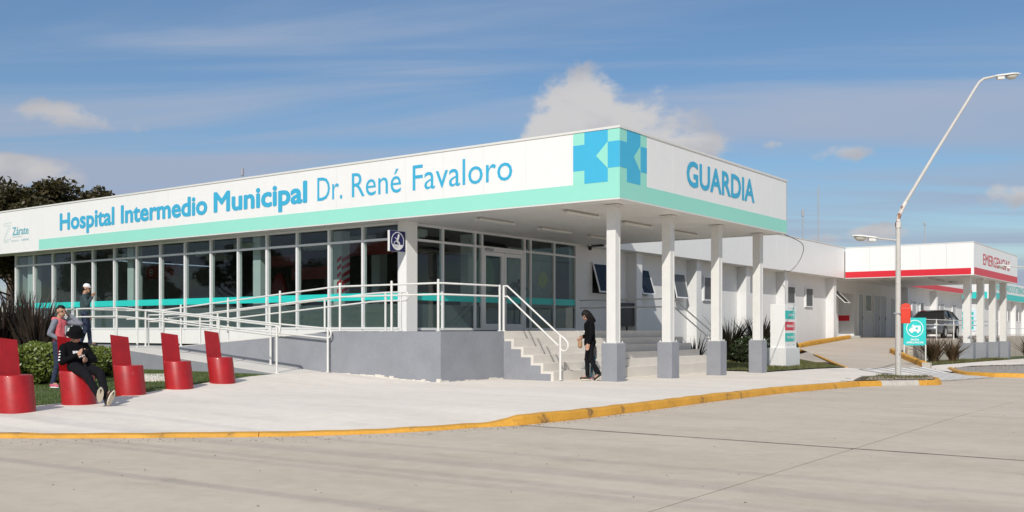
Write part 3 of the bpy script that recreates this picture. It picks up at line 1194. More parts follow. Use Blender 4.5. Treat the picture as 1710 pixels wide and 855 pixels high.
    # --- canopy columns: grey base, bolted plate, H section shaft, cap plate
    def column(xb, yb, zb, H=H):
        zt = 0.815
        cx, cy = xb - 0.2, yb + 0.2
        sh = MB()
        w, t = 0.115, 0.045
        z0, z1 = zt + 0.012, Z_SOF - 0.06
        # two channel sections welded toe to toe leave a narrow recess in the faces
        sh.box((cx - w, cy - w, z0), (cx + w, cy - w + t, z1))
        sh.box((cx - w, cy + w - t, z0), (cx + w, cy + w, z1))
        sh.box((cx - w + 0.022, cy - w + t, z0), (cx + w - 0.006, cy + w - t, z1))
        s = sh.build('column', WHITE_METAL, H, bevel=0.006)
        MB().box((cx - 0.2, cy - 0.2, zb - 0.25), (cx + 0.2, cy + 0.2, zt)).build('column_base', GREYWALL, s, bevel=0.012)
        p = MB()
        p.box((cx - 0.17, cy - 0.17, zt), (cx + 0.17, cy + 0.17, zt + 0.012))
        for sx in (-1, 1):
            for sy in (-1, 1):
                p.cyl((cx + sx * 0.145, cy + sy * 0.145), 0.014, zt + 0.012, zt + 0.045, 6)
        p.build('base_plate', WHITE_METAL, s)
        MB().box((cx - 0.17, cy - 0.15, z1), (cx + 0.17, cy + 0.15, z1 + 0.03)).build('cap_plate', WHITE_METAL, s)
    for yb in (19.17, 21.82, 24.63, 27.46):
        column(-11.15, yb, gz(-11, yb))

    # --- corner post and front glazing
    MB().box((-17.66, GY - 0.06, FLOOR - 0.03), (-17.39, GY + 0.36, Z_SOF - 0.016)).build('corner_post', WHITE, H)
    XM = [-37.15 + i * (19.47 / 15.0) for i in range(16)]
    ZT, ZB, ZH = 3.50, 1.15, Z_SOF - 0.02
    MB().box((-37.3, GY + 0.08, -0.6), (-37.2, 30.0, Z_SOF - 0.016)).build('end_wall', WHITE_WALL, H)
    stripe_z = (1.905, 2.10)

    def bay_front(x0, x1):
        fr = MB()
        fr.box((x0 - 0.035, GY - 0.07, ZB - 0.02), (x0 + 0.035, GY + 0.07, ZH))
        fr.box((x0 + 0.035, GY - 0.05, ZT - 0.03), (x1 - 0.035, GY + 0.05, ZT + 0.03))
        fr.box((x0 + 0.035, GY - 0.055, ZB - 0.02), (x1 - 0.035, GY + 0.055, ZB + 0.035))
        fr.box((x0 + 0.035, GY - 0.05, ZH - 0.06), (x1 - 0.035, GY + 0.05, ZH))
        w = fr.build('window', FRAME, H)
        MB().box((x0 + 0.035, GY - 0.004, ZB + 0.035), (x1 - 0.035, GY + 0.004, ZT - 0.03)).build('pane', GLASS, w)
        MB().box((x0 + 0.035, GY - 0.004, ZT + 0.03), (x1 - 0.035, GY + 0.004, ZH - 0.06)).build('pane', GLASS, w)
        MB().box((x0 + 0.036, GY - 0.010, stripe_z[0]), (x1 - 0.036, GY - 0.007, stripe_z[1])).build('film_stripe', TEALFILM, w)
        MB().box((x0 + 0.036, GY + 0.006, ZB + 0.036), (x1 - 0.036, GY + 0.008, 1.80)).build('frosted_film', FROST, w)
        return w
    w0 = bay_front(XM[0], XM[1])
    for i in range(1, 15):
        clone_part(w0, H, (XM[i] - XM[0], 0, 0))
    MB().box((-17.70, GY - 0.055, ZB), (-17.662, GY + 0.06, ZH)).build('mullion', FRAME, H)
    # white spandrel panels and grey plinth below the front glazing
    base = None
    for i in range(15):
        if base is None:
            base = MB().box((XM[0] + 0.004, GY - 0.045, 0.68), (XM[1] - 0.004, GY + 0.03, ZB - 0.022)).build('spandrel_panel', WHITE, H)
        else:
            clone_part(base, H, (XM[i] - XM[0], 0, 0))
    MB().box((-37.2, GY + 0.04, -0.2), (-17.3, GY + 0.2, 0.64)).build('plinth', GREYWALL, H)

    # --- side glazing with the entrance doors
    YM = [GY + 0.39, 20.80, 22.22, 22.54, 24.65, 24.96, 26.27, 27.54]
    ZB2 = FLOOR + 0.05

    def bay_side(y0, y1, door=False):
        fr = MB()
        fr.box((WX - 0.06, y0 - 0.03, ZB2 - 0.04), (WX + 0.06, y0 + 0.03, ZH))
        fr.box((WX - 0.05, y0 + 0.03, ZT - 0.03), (WX + 0.05, y1 - 0.03, ZT + 0.03))
        fr.box((WX - 0.05, y0 + 0.03, ZH - 0.06), (WX + 0.05, y1 - 0.03, ZH))
        if not door:
            fr.box((WX - 0.05, y0 + 0.03, ZB2 - 0.04), (WX + 0.05, y1 - 0.03, ZB2 + 0.03))
        w = fr.build('window', FRAME, H)
        MB().box((WX - 0.004, y0 + 0.03, ZT + 0.03), (WX + 0.004, y1 - 0.03, ZH - 0.06)).build('pane', GLASS, w)
        if not door:
            MB().box((WX - 0.004, y0 + 0.03, ZB2 + 0.03), (WX + 0.004, y1 - 0.03, ZT - 0.03)).build('pane', GLASS, w)
            MB().box((WX + 0.007, y0 + 0.031, stripe_z[0]), (WX + 0.010, y1 - 0.031, stripe_z[1])).build('film_stripe', TEALFILM, w)
            MB().box((WX - 0.008, y0 + 0.031, ZB2 + 0.031), (WX - 0.006, y1 - 0.031, 1.80)).build('frosted_film', FROST, w)
        return w
    for i in range(7):
        bay_side(YM[i], YM[i + 1], i == 3)
    MB().box((WX - 0.06, 27.51, ZB2 - 0.04), (WX + 0.06, 27.57, ZH)).build('mullion', FRAME, H)
    ya, yb_ = 22.57, 24.62
    ym = (ya + yb_) / 2
    for (d0, d1, hs) in ((ya + 0.03, ym - 0.008, 1), (ym + 0.008, yb_ - 0.03, -1)):
        lf = MB()
        zt_ = 3.38
        lf.box((WX - 0.03, d0, FLOOR + 0.012), (WX + 0.045, d0 + 0.11, zt_))
        lf.box((WX - 0.03, d1 - 0.11, FLOOR + 0.012), (WX + 0.045, d1, zt_))
        lf.box((WX - 0.03, d0 + 0.11, FLOOR + 0.012), (WX + 0.045, d1 - 0.11, FLOOR + 0.2))
        lf.box((WX - 0.03, d0 + 0.11, zt_ - 0.11), (WX + 0.045, d1 - 0.11, zt_))
        d = lf.build('door', FRAME, H)
        MB().box((WX - 0.003, d0 + 0.11, FLOOR + 0.2), (WX + 0.005, d1 - 0.11, zt_ - 0.11)).build('pane', GLASS, d)
        MB().box((WX + 0.007, d0 + 0.111, stripe_z[0]), (WX + 0.010, d1 - 0.111, stripe_z[1])).build('film_stripe', TEALFILM, d)
        MB().box((WX - 0.008, d0 + 0.111, FLOOR + 0.21), (WX - 0.006, d1 - 0.111, 1.75)).build('frosted_film', FROST, d)
        hy = d1 - 0.055 if hs > 0 else d0 + 0.055
        MB().tube([(WX + 0.045, hy, 2.0), (WX + 0.10, hy, 2.0), (WX + 0.10, hy, 2.35), (WX + 0.045, hy, 2.35)], 0.012, 6).build('handle', GREYM, d)
    MB().box((WX + 0.045, ya + 0.1, 3.41), (WX + 0.12, ya + 0.42, 3.47)).build('door_closer', GREYM, H)
    dj = MB()
    dj.box((WX - 0.05, ya, FLOOR + 0.01), (WX + 0.05, ya + 0.028, ZT - 0.032))
    dj.box((WX - 0.05, yb_ - 0.028, FLOOR + 0.01), (WX + 0.05, yb_, ZT - 0.032))
    dj.box((WX - 0.05, ya + 0.028, 3.39), (WX + 0.04, yb_ - 0.028, ZT - 0.032))
    dj.build('door_frame', FRAME, H)

    # --- inside: floor, ceiling, back wall, columns
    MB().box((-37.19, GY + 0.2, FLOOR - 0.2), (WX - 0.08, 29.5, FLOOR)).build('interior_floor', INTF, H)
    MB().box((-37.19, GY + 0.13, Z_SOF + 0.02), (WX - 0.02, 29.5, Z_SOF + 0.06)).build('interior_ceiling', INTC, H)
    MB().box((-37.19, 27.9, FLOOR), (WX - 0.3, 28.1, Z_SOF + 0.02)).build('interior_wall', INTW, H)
    ICOL = mat('interior_column', (0.72, 0.74, 0.72), 0.6, var=0.03)
    for x in (-36.85, -30.35, -23.85):
        MB().box((x, GY + 0.25, FLOOR), (x + 0.34, GY + 0.59, Z_SOF + 0.02)).build('interior_column', ICOL, H)
    MB().box((-21.25, GY + 1.05, FLOOR), (-20.92, GY + 1.38, Z_SOF + 0.02)).build('interior_column', ICOL, H)
    MB().box((-22.4, 23.0, FLOOR), (-22.05, 23.35, Z_SOF + 0.02)).build('interior_column', ICOL, H)
    MB().box((-18.9, 23.2, FLOOR), (-18.6, 23.6, Z_SOF + 0.02)).build('interior_column', ICOL, H)
    # warning stripes on one inner column
    sp = MB()
    for k in range(6):
        z = 1.95 + k * 0.22
        sp.extr([(-20.915, GY + 1.05, z), (-20.915, GY + 1.38, z + 0.16), (-20.915, GY + 1.38, z + 0.27), (-20.915, GY + 1.05, z + 0.11)], (0.003, 0, 0))
        sp.extr([(-21.1, GY + 1.045, z), (-20.92, GY + 1.045, z + 0.10), (-20.92, GY + 1.045, z + 0.21), (-21.1, GY + 1.045, z + 0.11)], (0, -0.003, 0))
    sp.build('warning_stripes', RED, H)
    return H


HOSP = build_hospital()


# ------------------------------------------------------------------ wing, emergency canopy, consulting rooms
def window_part(root, y0, y1, z0, z1, open_deg=0.0, bars=True, wall_x=WX, frost=False):
    fr = MB()
    t = 0.05
    x0, x1 = wall_x + 0.002, wall_x + 0.05
    fr.box((x0, y0, z0), (x1, y0 + t, z1))
    fr.box((x0, y1 - t, z0), (x1, y1, z1))
    fr.box((x0, y0 + t, z0), (x1, y1 - t, z0 + t))
    fr.box((x0, y0 + t, z1 - t), (x1, y1 - t, z1))
    w = fr.build('window', FRAME, root)
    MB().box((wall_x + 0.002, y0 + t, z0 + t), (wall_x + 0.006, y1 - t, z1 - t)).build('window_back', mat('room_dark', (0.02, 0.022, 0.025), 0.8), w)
    if bars:
        b = MB()
        n = 7
        for k in range(1, n):
            y = y0 + t + (y1 - y0 - 2 * t) * k / n
            b.tube([(wall_x + 0.02, y, z0 + t), (wall_x + 0.02, y, z1 - t)], 0.007, 5)
        b.build('bars', WHITE_METAL, w)
    # sash, hinged at its top
    a = R_(open_deg)
    hz, hx = z1 - t * 0.5, x1 + 0.004
    L = (z1 - z0) - t

    def P(y, s, d):
        return (hx + math.sin(a) * s + math.cos(a) * d, y, hz - math.cos(a) * s + math.sin(a) * d)
    sa = MB()

    def bar(ya, yb, sa_, sb_):
        sa.hexa([P(ya, sa_, 0), P(ya, sb_, 0), P(yb, sb_, 0), P(yb, sa_, 0)], [P(ya, sa_, .03), P(ya, sb_, .03), P(yb, sb_, .03), P(yb, sa_, .03)])
    m = t * 0.5
    bar(y0 + m, y0 + m + t, 0, L)
    bar(y1 - m - t, y1 - m, 0, L)
    bar(y0 + m + t, y1 - m - t, 0, t)
    bar(y0 + m + t, y1 - m - t, L - t, L)
    s = sa.build('sash', FRAME, w)
    g = MB()
    g.hexa([P(y0 + m + t, t, .012), P(y0 + m + t, L - t, .012), P(y1 - m - t, L - t, .012), P(y1 - m - t, t, .012)], [P(y0 + m + t, t, .018), P(y0 + m + t, L - t, .018), P(y1 - m - t, L - t, .018), P(y1 - m - t, t, .018)])
    g.build('pane', DARKGLASS if not frost else mat_film('window_frost', (0.13, 0.14, 0.145), 0.72), w)
    return w


def door_part(root, y0, y1, z0, z1, m, wall_x=WX, handle=True):
    d = MB().box((wall_x + 0.002, y0, z0), (wall_x + 0.05, y1, z1)).build('door', m, root, bevel=0.008)
    fr = MB()
    fr.box((wall_x + 0.002, y0 - 0.06, z0), (wall_x + 0.07, y0 - 0.004, z1 + 0.06))
    fr.box((wall_x + 0.002, y1 + 0.004, z0), (wall_x + 0.07, y1 + 0.06, z1 + 0.06))
    fr.box((wall_x + 0.002, y0 - 0.004, z1 + 0.004), (wall_x + 0.07, y1 + 0.004, z1 + 0.06))
    fr.build('door_frame', FRAME, d)
    if handle:
        MB().box((wall_x + 0.05, y1 - 0.14, z0 + 1.0), (wall_x + 0.10, y1 - 0.10, z0 + 1.2)).build('handle', GREYM, d)
    return d


def build_wing():
    W = thing('hospital_wing', 'long low white wing with plain fascia, pilasters and small barred windows behind the canopy', 'building', (WX, 40, 0))
    wl = MB()
    wl.box((WX - 0.25, 27.57, -1.2), (WX, 54.1, 4.3))
    wl.box((WX - 0.25, 56.8, -1.2), (WX, 84.0, 4.3))
    wl.box((WX - 0.25, 54.1, 3.15), (WX, 56.8, 4.3))
    wl.build('wall', WHITE_WALL, W)
    MB().box((WX - 20, 83.8, -1.2), (WX - 0.25, 84.0, 4.3)).build('wall', WHITE_WALL, W)
    # recessed porch
    pr = MB()
    pr.box((WX - 2.3, 53.9, 0.2), (WX - 0.251, 54.08, 3.25))
    pr.box((WX - 2.3, 56.82, 0.2), (WX - 0.251, 56.96, 3.25))
    pr.box((WX - 2.4, 54.08, 0.2), (WX - 2.3, 56.82, 3.25))
    pr.box((WX - 2.3, 54.08, 3.15), (WX - 0.251, 56.82, 3.25))
    po = pr.build('porch', WHITE_WALL, W)
    MB().box((WX - 2.297, 54.1, 1.62), (WX - 2.29, 56.8, 1.93)).build('red_band', RED, po)
    MB().box((WX - 2.28, 56.808, 1.62), (WX - 0.26, 56.817, 1.93)).build('red_band', RED, po)
    MB().box((WX - 2.3, 54.08, 0.5), (WX + 0.35, 56.8, 0.78)).build('porch_step', WHITE_WALL, po)
    # eaves fascia in panels
    base = None
    n = 18
    wp = (53.0 - 28.31) / n
    for i in range(n):
        if base is None:
            base = MB().box((-16.96, 28.31, 3.85), (-16.92, 28.31 + wp - 0.006, 5.46)).build('fascia_panel', FASCIA, W)
        else:
            clone_part(base, W, (0, wp * i, 0))
    f2 = MB()
    f2.box((-16.96, 65.1, 3.85), (-16.92, 84.2, 5.46))
    f2.build('fascia', FASCIA, W)
    MB().box((-16.918, 65.1, 3.86), (-16.914, 84.2, 4.2)).build('red_stripe', RED, W)
    c = MB()
    c.box((-17.1, 28.31, 5.46), (-16.90, 84.2, 5.50))
    c.build('roof_capping', WHITE_METAL, W)
    so = MB()
    so.box((WX - 0.2, 28.31, 3.84), (-16.97, 84.2, 3.88))
    so.build('soffit', WHITE, W)
    rf = MB()
    rf.box((-40, 28.31, 5.2), (-16.97, 84.2, 5.28))
    rf.build('roof', GREYM, W)
    # pilasters
    for y, zb in ((30.92, 0.2), (35.73, 0.0), (40.6, 0.0), (45.1, 0.2), (52.05, 0.4), (66.5, 0.5), (74, .5)):
        MB().box((WX + 0.002, y, zb - 0.6), (WX + 0.42, y + 0.42, 3.838)).build('pilaster', WHITE_WALL, W)
    window_part(W, 28.5, 30.0, 2.30, 3.40, 16, False)
    window_part(W, 31.5, 32.48, 2.32, 3.34, 17, False)
    window_part(W, 34.3, 35.4, 2.28, 3.32, 12, True, frost=True)
    window_part(W, 37.1, 37.97, 2.28, 3.32, 0, True, frost=True)
    window_part(W, 46.33, 47.4, 2.34, 3.26, 0, True, frost=True)
    window_part(W, 48.85, 49.93, 2.24, 3.26, 0, True, frost=True)
    window_part(W, 52.75, 53.7, 2.2, 3.25, 46, True)
    window_part(W, 58.7, 59.84, 2.15, 3.2, 0, False)
    DG = mat('grey_door', (0.42, 0.43, 0.43), 0.5, var=0.04)
    door_part(W, 57.45, 58.3, 0.7, 3.15, DG)
    door_part(W, 60.5, 61.6, 0.7, 3.15, DG)
    door_part(W, 61.8, 62.9, 0.7, 3.15, DG)
    door_part(W, 64.4, 65.3, 0.7, 3.0, DG)
    door_part(W, 69.0, 70.0, 0.7, 3.0, DG)
    window_part(W, 71.0, 72.0, 1.9, 3.0, 0, False, frost=True)
    door_part(W, 75.2, 76.4, 0.7, 3.0, DG)
    door_part(W, 76.6, 77.8, 0.7, 3.0, DG)
    door_part(W, 80.5, 81.6, 0.7, 3.0, DG)
    return W


def build_emergency():
    X0, X1, Y0, Y1 = -16.9, -10.59, 53.06, 65.0
    E = thing('emergency_canopy', 'white emergency canopy with red stripe and red lettering on four posts', 'canopy', (-11, 53, 0))
    core = MB()
    core.box((X0, Y0 + 0.03, 3.86), (X1 - 0.03, Y1, 5.42))
    core.build('canopy_core', SOFFIT, E)
    n = 5
    wp = (X1 - X0) / n
    base = None
    for i in range(n):
        if base is None:
            base = MB().box((X0, Y0, 3.83), (X0 + wp - 0.008, Y0 + 0.03, 5.44)).build('fascia_panel', FASCIA, E)
        else:
            clone_part(base, E, (wp * i, 0, 0))
    n = 9
    wp = (Y1 - Y0 - 0.03) / n
    base = None
    for i in range(n):
        if base is None:
            base = MB().box((X1 - 0.03, Y0 + 0.032, 3.83), (X1, Y0 + 0.03 + wp - 0.008, 5.44)).build('fascia_panel', FASCIA, E)
        else:
            clone_part(base, E, (0, wp * i, 0))
    s = MB()
    s.box((X0 + 0.01, Y0 - 0.005, 3.86), (X1 - 0.12, Y0 - 0.001, 4.18))
    s.box((X1 + 0.001, Y0 + 0.10, 3.86), (X1 + 0.005, Y1 - 0.02, 4.22))
    s.build('red_stripe', RED, E)
    c = MB()
    c.box((X0, Y0 - 0.015, 5.44), (X1 + 0.015, Y1, 5.48))
    c.build('roof_capping', WHITE_METAL, E)
    lettering('EMERGENCIAS', (X1 + 0.001, 55.3, 4.45), (0, 1, 0), (1, 0, 0), 7.2, 0.56, RED, E, 0.004, 0.006)
    for yb in (54.75, 57.95, 61.2, 64.35):
        xb = -10.98
        cx, cy = xb - 0.3, yb + 0.25
        sh = MB()
        sh.box((cx - 0.17, cy - 0.17, 0.43), (cx + 0.17, cy + 0.17, 3.855))
        p = sh.build('column', WHITE_METAL, E, bevel=0.01)
        MB().box((cx - 0.34, cy - 0.34, -0.8), (cx + 0.34, cy + 0.34, 0.42)).build('column_base', GREYWALL, p, bevel=0.012)
    for (x, y) in ((-13.0, 54.6), (-13.2, 57), (-13.2, 60), (-15.4, 54.6), (-15.4, 57.2)):
        lt = MB()
        lt.box((x - .1, y, 3.78), (x + .1, y + 1.2, 3.855))
        lt.build('ceiling_light', mat('light_housing', (0.45, 0.44, 0.42), 0.5), E)
    return E


def build_consulting():
    B = thing('consulting_building', 'far white building with turquoise stripe and lettering at the right edge', 'building', (-20, 94, 0))
    x1, y0 = -17.4, 93.6
    MB().box((x1 - 26, y0 + 0.6, -2), (x1 - 0.6, 150, 4.2)).build('wall', WHITE_WALL, B)
    f = MB()
    f.box((x1 - 26, y0, 3.83), (x1, 150, 5.45))
    f.build('fascia', FASCIA, B)
    s = MB()
    s.box((x1 - 26, y0 - 0.01, 3.84), (x1 - 0.2, y0 - 0.001, 4.4))
    s.box((x1 + 0.001, y0 + 0.2, 3.84), (x1 + 0.01, 149.9, 4.4))
    s.build('turquoise_stripe', mat('turquoise_stripe', (0.03, 0.56, 0.52), 0.4), B)
    lettering('CONSULTORIOS EXTERNOS', (x1 + 0.002, 94.6, 4.62), (0, 1, 0), (1, 0, 0), 16.5, 0.62, MATS['turquoise_stripe'], B, 0.015, 0.008)
    for y in (101, 107, 113, 119):
        MB().box((x1 - 0.6, y, -1), (x1 - 0.2, y + 0.5, 3.83)).build('pilaster', WHITE_WALL, B)
    for y in (97.5, 99.3, 103.4, 105.2, 109.5, 111.2):
        w = MB().box((x1 - 0.6, y, 1.9), (x1 - 0.56, y + 1.0, 3.2)).build('window', FRAME, B)
        MB().box((x1 - 0.56, y + 0.08, 1.98), (x1 - 0.555, y + 0.92, 3.12)).build('pane', DARKGLASS, w)
    # information boards by the entrance
    bd = MB().box((x1 - 3.4, y0 + 0.55, 1.0), (x1 - 1.2, y0 + 0.60, 2.9)).build('notice_board', mat('board_pale', (0.66, 0.74, 0.80), 0.5), B)
    for k in range(4):
        MB().box((x1 - 3.2, y0 + 0.54, 1.15 + k * 0.42), (x1 - 1.4, y0 + 0.549, 1.42 + k * 0.42)).build('board_line', TEAL, bd)
    return B


WING = build_wing()
build_emergency()
build_consulting()


# ------------------------------------------------------------------ terrace, stairs, ramp, handrails
TX = -13.73      # terrace edge above the stairs
TY = 16.19       # terrace front


def ramp1_z(x):
    return FLOOR - (FLOOR - 0.63) * max(0.0, min(1.0, (-17.0 - x) / 6.6))


def ramp2_z(x):
    return 0.63 - (0.63 - 0.135) * max(0.0, min(1.0, (x + 23.6) / 6.2))


def build_terrace():
    T = thing('entrance_terrace', 'raised grey painted terrace with pale top in front of the glass entrance', 'terrace', (TX, TY, 0))
    g = MB()
    g.box((-17.0, TY, -0.3), (TX, 18.44, FLOOR - 0.012))
    g.box((-17.0, 18.44, -0.3), (TX - 0.02, 27.05, FLOOR - 0.012))
    g.box((WX + 0.07, 17.76, -0.3), (-17.0, 27.05, FLOOR - 0.012))
    g.build('terrace_body', GREYWALL, T)
    t = MB()
    t.box((-17.0, TY + 0.004, FLOOR - 0.012), (TX - 0.02, 27.05, FLOOR))
    t.box((WX + 0.07, 17.76, FLOOR - 0.012), (-17.0, 27.05, FLOOR))
    # ragged white mortar along the foot of the walls
    r2 = random.Random(4)
    q = MB()
    x = -17.0
    while x < TX:
        L = r2.uniform(.05, .25)
        h = r2.choice((.0, .015, .02, .03, .05))
        zg = walk_z(x, TY - .05)
        q.box((x, TY - .012 - r2.uniform(0, .03), zg - .05), (min(x + L, TX + .01), TY - .001, zg + h))
        x += L + r2.uniform(0, .05)
    q.box((TX - .08, TY - .05, -.05), (TX + .03, TY - .001, .07))
    y = TY
    while y < 18.4:
        L = r2.uniform(.05, .25)
        q.box((TX + .001, y, -.05), (TX + .012 + r2.uniform(0, .02), min(y + L, 18.4), r2.choice((.0, .012, .02, .03))))
        y += L + r2.uniform(0, .05)
    o = q.build('mortar_line', STEP, T)
    o['kind'] = 'stuff'
    return T


def build_stairs():
    S = thing('staircase', 'wide pale stairs with stepped grey side wall leading up to the glass doors', 'stairs', (-13, 22, 0))
    n = 6
    rise = FLOOR / n
    tread = 1.37 / (n - 1)
    for k in range(n - 1):            # from the top step down
        z = FLOOR - rise * (k + 1)
        x1 = TX + tread * (k + 1)
        MB().box((TX + tread * k, 18.45, -0.35), (x1, 27.05, z)).build('step', STEP, S, bevel=0.008)
    # top nosing
    MB().box((TX - 0.018, 18.45, FLOOR - rise + 0.001), (TX, 27.05, FLOOR + 0.003)).build('step', STEP, S, bevel=0.004)
    # stepped side wall, grey with a white lip where the steps are painted
    prof = [(TX - 0.019, -0.3), (TX + 1.37 - tread * 0 - 0.075, -0.3)]
    z = rise - 0.0
    pts = [(TX + 0.0, -0.3), (TX + 1.37 - 0.07, -0.3)]
    x = TX + 1.37 - 0.07
    for k in range(n - 1):
        zt = rise * (k + 1) - 0.055
        pts.append((x, zt))
        x -= tread
        if k < n - 2:
            pts.append((x, zt))
    pts.append((TX + 0.0, rise * (n - 1) - 0.055))
    mb = MB()
    mb.extr([(p[0], 18.438, p[1]) for p in reversed(pts)], (0, 0.02, 0))
    mb.build('side_wall', GREYWALL, S)
    # rough paint drips along the joint
    return S


def build_ramp():
    A = thing('access_ramp', 'two-flight concrete wheelchair ramp with grey side walls and pale surface', 'ramp', (-20, 16, 0))
    # upper flight
    up = MB()
    xs = [-17.0 - 6.6 * k / 6 for k in range(7)]
    for a, b in zip(xs[1:], xs[:-1]):
        up.hexa([(a, TY, -0.2), (b, TY, -0.2), (b, 17.75, -0.2), (a, 17.75, -0.2)], [(a, TY, ramp1_z(a) - .015), (b, TY, ramp1_z(b) - .015), (b, 17.75, ramp1_z(b) - .015), (a, 17.75, ramp1_z(a) - .015)])
    up.build('upper_wall', GREYWALL, A)
    s = MB()
    for a, b in zip(xs[1:], xs[:-1]):
        s.hexa([(a, TY + .01, ramp1_z(a) - .015), (b, TY + .01, ramp1_z(b) - .015), (b, 17.74, ramp1_z(b) - .015), (a, 17.74, ramp1_z(a) - .015)], [(a, TY + .01, ramp1_z(a)), (b, TY + .01, ramp1_z(b)), (b, 17.74, ramp1_z(b)), (a, 17.74, ramp1_z(a))])
    s.build('upper_flight', STEP, A)
    # landing
    MB().box((-26.6, 14.9, -0.2), (-23.6, 17.75, 0.615)).build('landing_wall', GREYWALL, A)
    MB().box((-26.6, 14.91, 0.615), (-23.6, 17.74, 0.63)).build('landing', STEP, A)
    # lower flight
    lo = MB()
    xs = [-23.6 + 6.2 * k / 6 for k in range(7)]
    for a, b in zip(xs[:-1], xs[1:]):
        lo.hexa([(a, 14.9, -0.2), (b, 14.9, -0.2), (b, TY - .005, -0.2), (a, TY - .005, -0.2)], [(a, 14.9, ramp2_z(a) - .02), (b, 14.9, ramp2_z(b) - .02), (b, TY - .005, ramp2_z(b) - .02), (a, TY - .005, ramp2_z(a) - .02)])
    lo.build('lower_wall', GREYWALL, A)
    s = MB()
    for a, b in zip(xs[:-1], xs[1:]):
        s.hexa([(a, 14.915, ramp2_z(a) - .02), (b, 14.915, ramp2_z(b) - .02), (b, TY - .006, ramp2_z(b) - .02), (a, TY - .006, ramp2_z(a) - .02)], [(a, 14.915, ramp2_z(a)), (b, 14.915, ramp2_z(b)), (b, TY - .006, ramp2_z(b)), (a, TY - .006, ramp2_z(a))])
    s.build('lower_flight', STEP, A)
    return A


def arc_end(p, d, drop, side=1):
    """half-round end joining an upper and a lower rail: p upper end, d outward direction"""
    p = Vector(p)
    d = Vector(d).normalized()
    r = drop / 2
    out = []
    for k in range(9):
        a = math.pi * k / 8
        out.append(p + d * math.sin(a) * r * 0.95 + Vector((0, 0, -r + math.cos(a) * r)))
    return out


def handrail(label, posts, rails, ends=(), brackets=True, m=None, group=None):
    """posts: (x, y, z_foot, z_top); rails: lists of points; ends: extra curved pieces"""
    m = m or WHITE_METAL
    p0 = posts[0]
    Hh = thing('handrail', label, 'handrail', (p0[0], p0[1], p0[2]), group=group)
    for (x, y, z0, z1) in posts:
        mb = MB()
        mb.tube([(x, y, z0 - 0.02), (x, y, z1)], 0.027, 10)
        mb.ell((x, y, z1), (0.027, 0.027, 0.02), 8, 4)
        po = mb.build('post', m, Hh)
        MB().cyl((x, y), 0.05, z0 - 0.005, z0 + 0.012, 10).build('foot_plate', m, po)
    for r in rails:
        MB().tube(r, 0.021, 8).build('rail', m, Hh)
    for e in ends:
        MB().tube(e, 0.021, 8).build('rail_end', m, Hh)
    return Hh


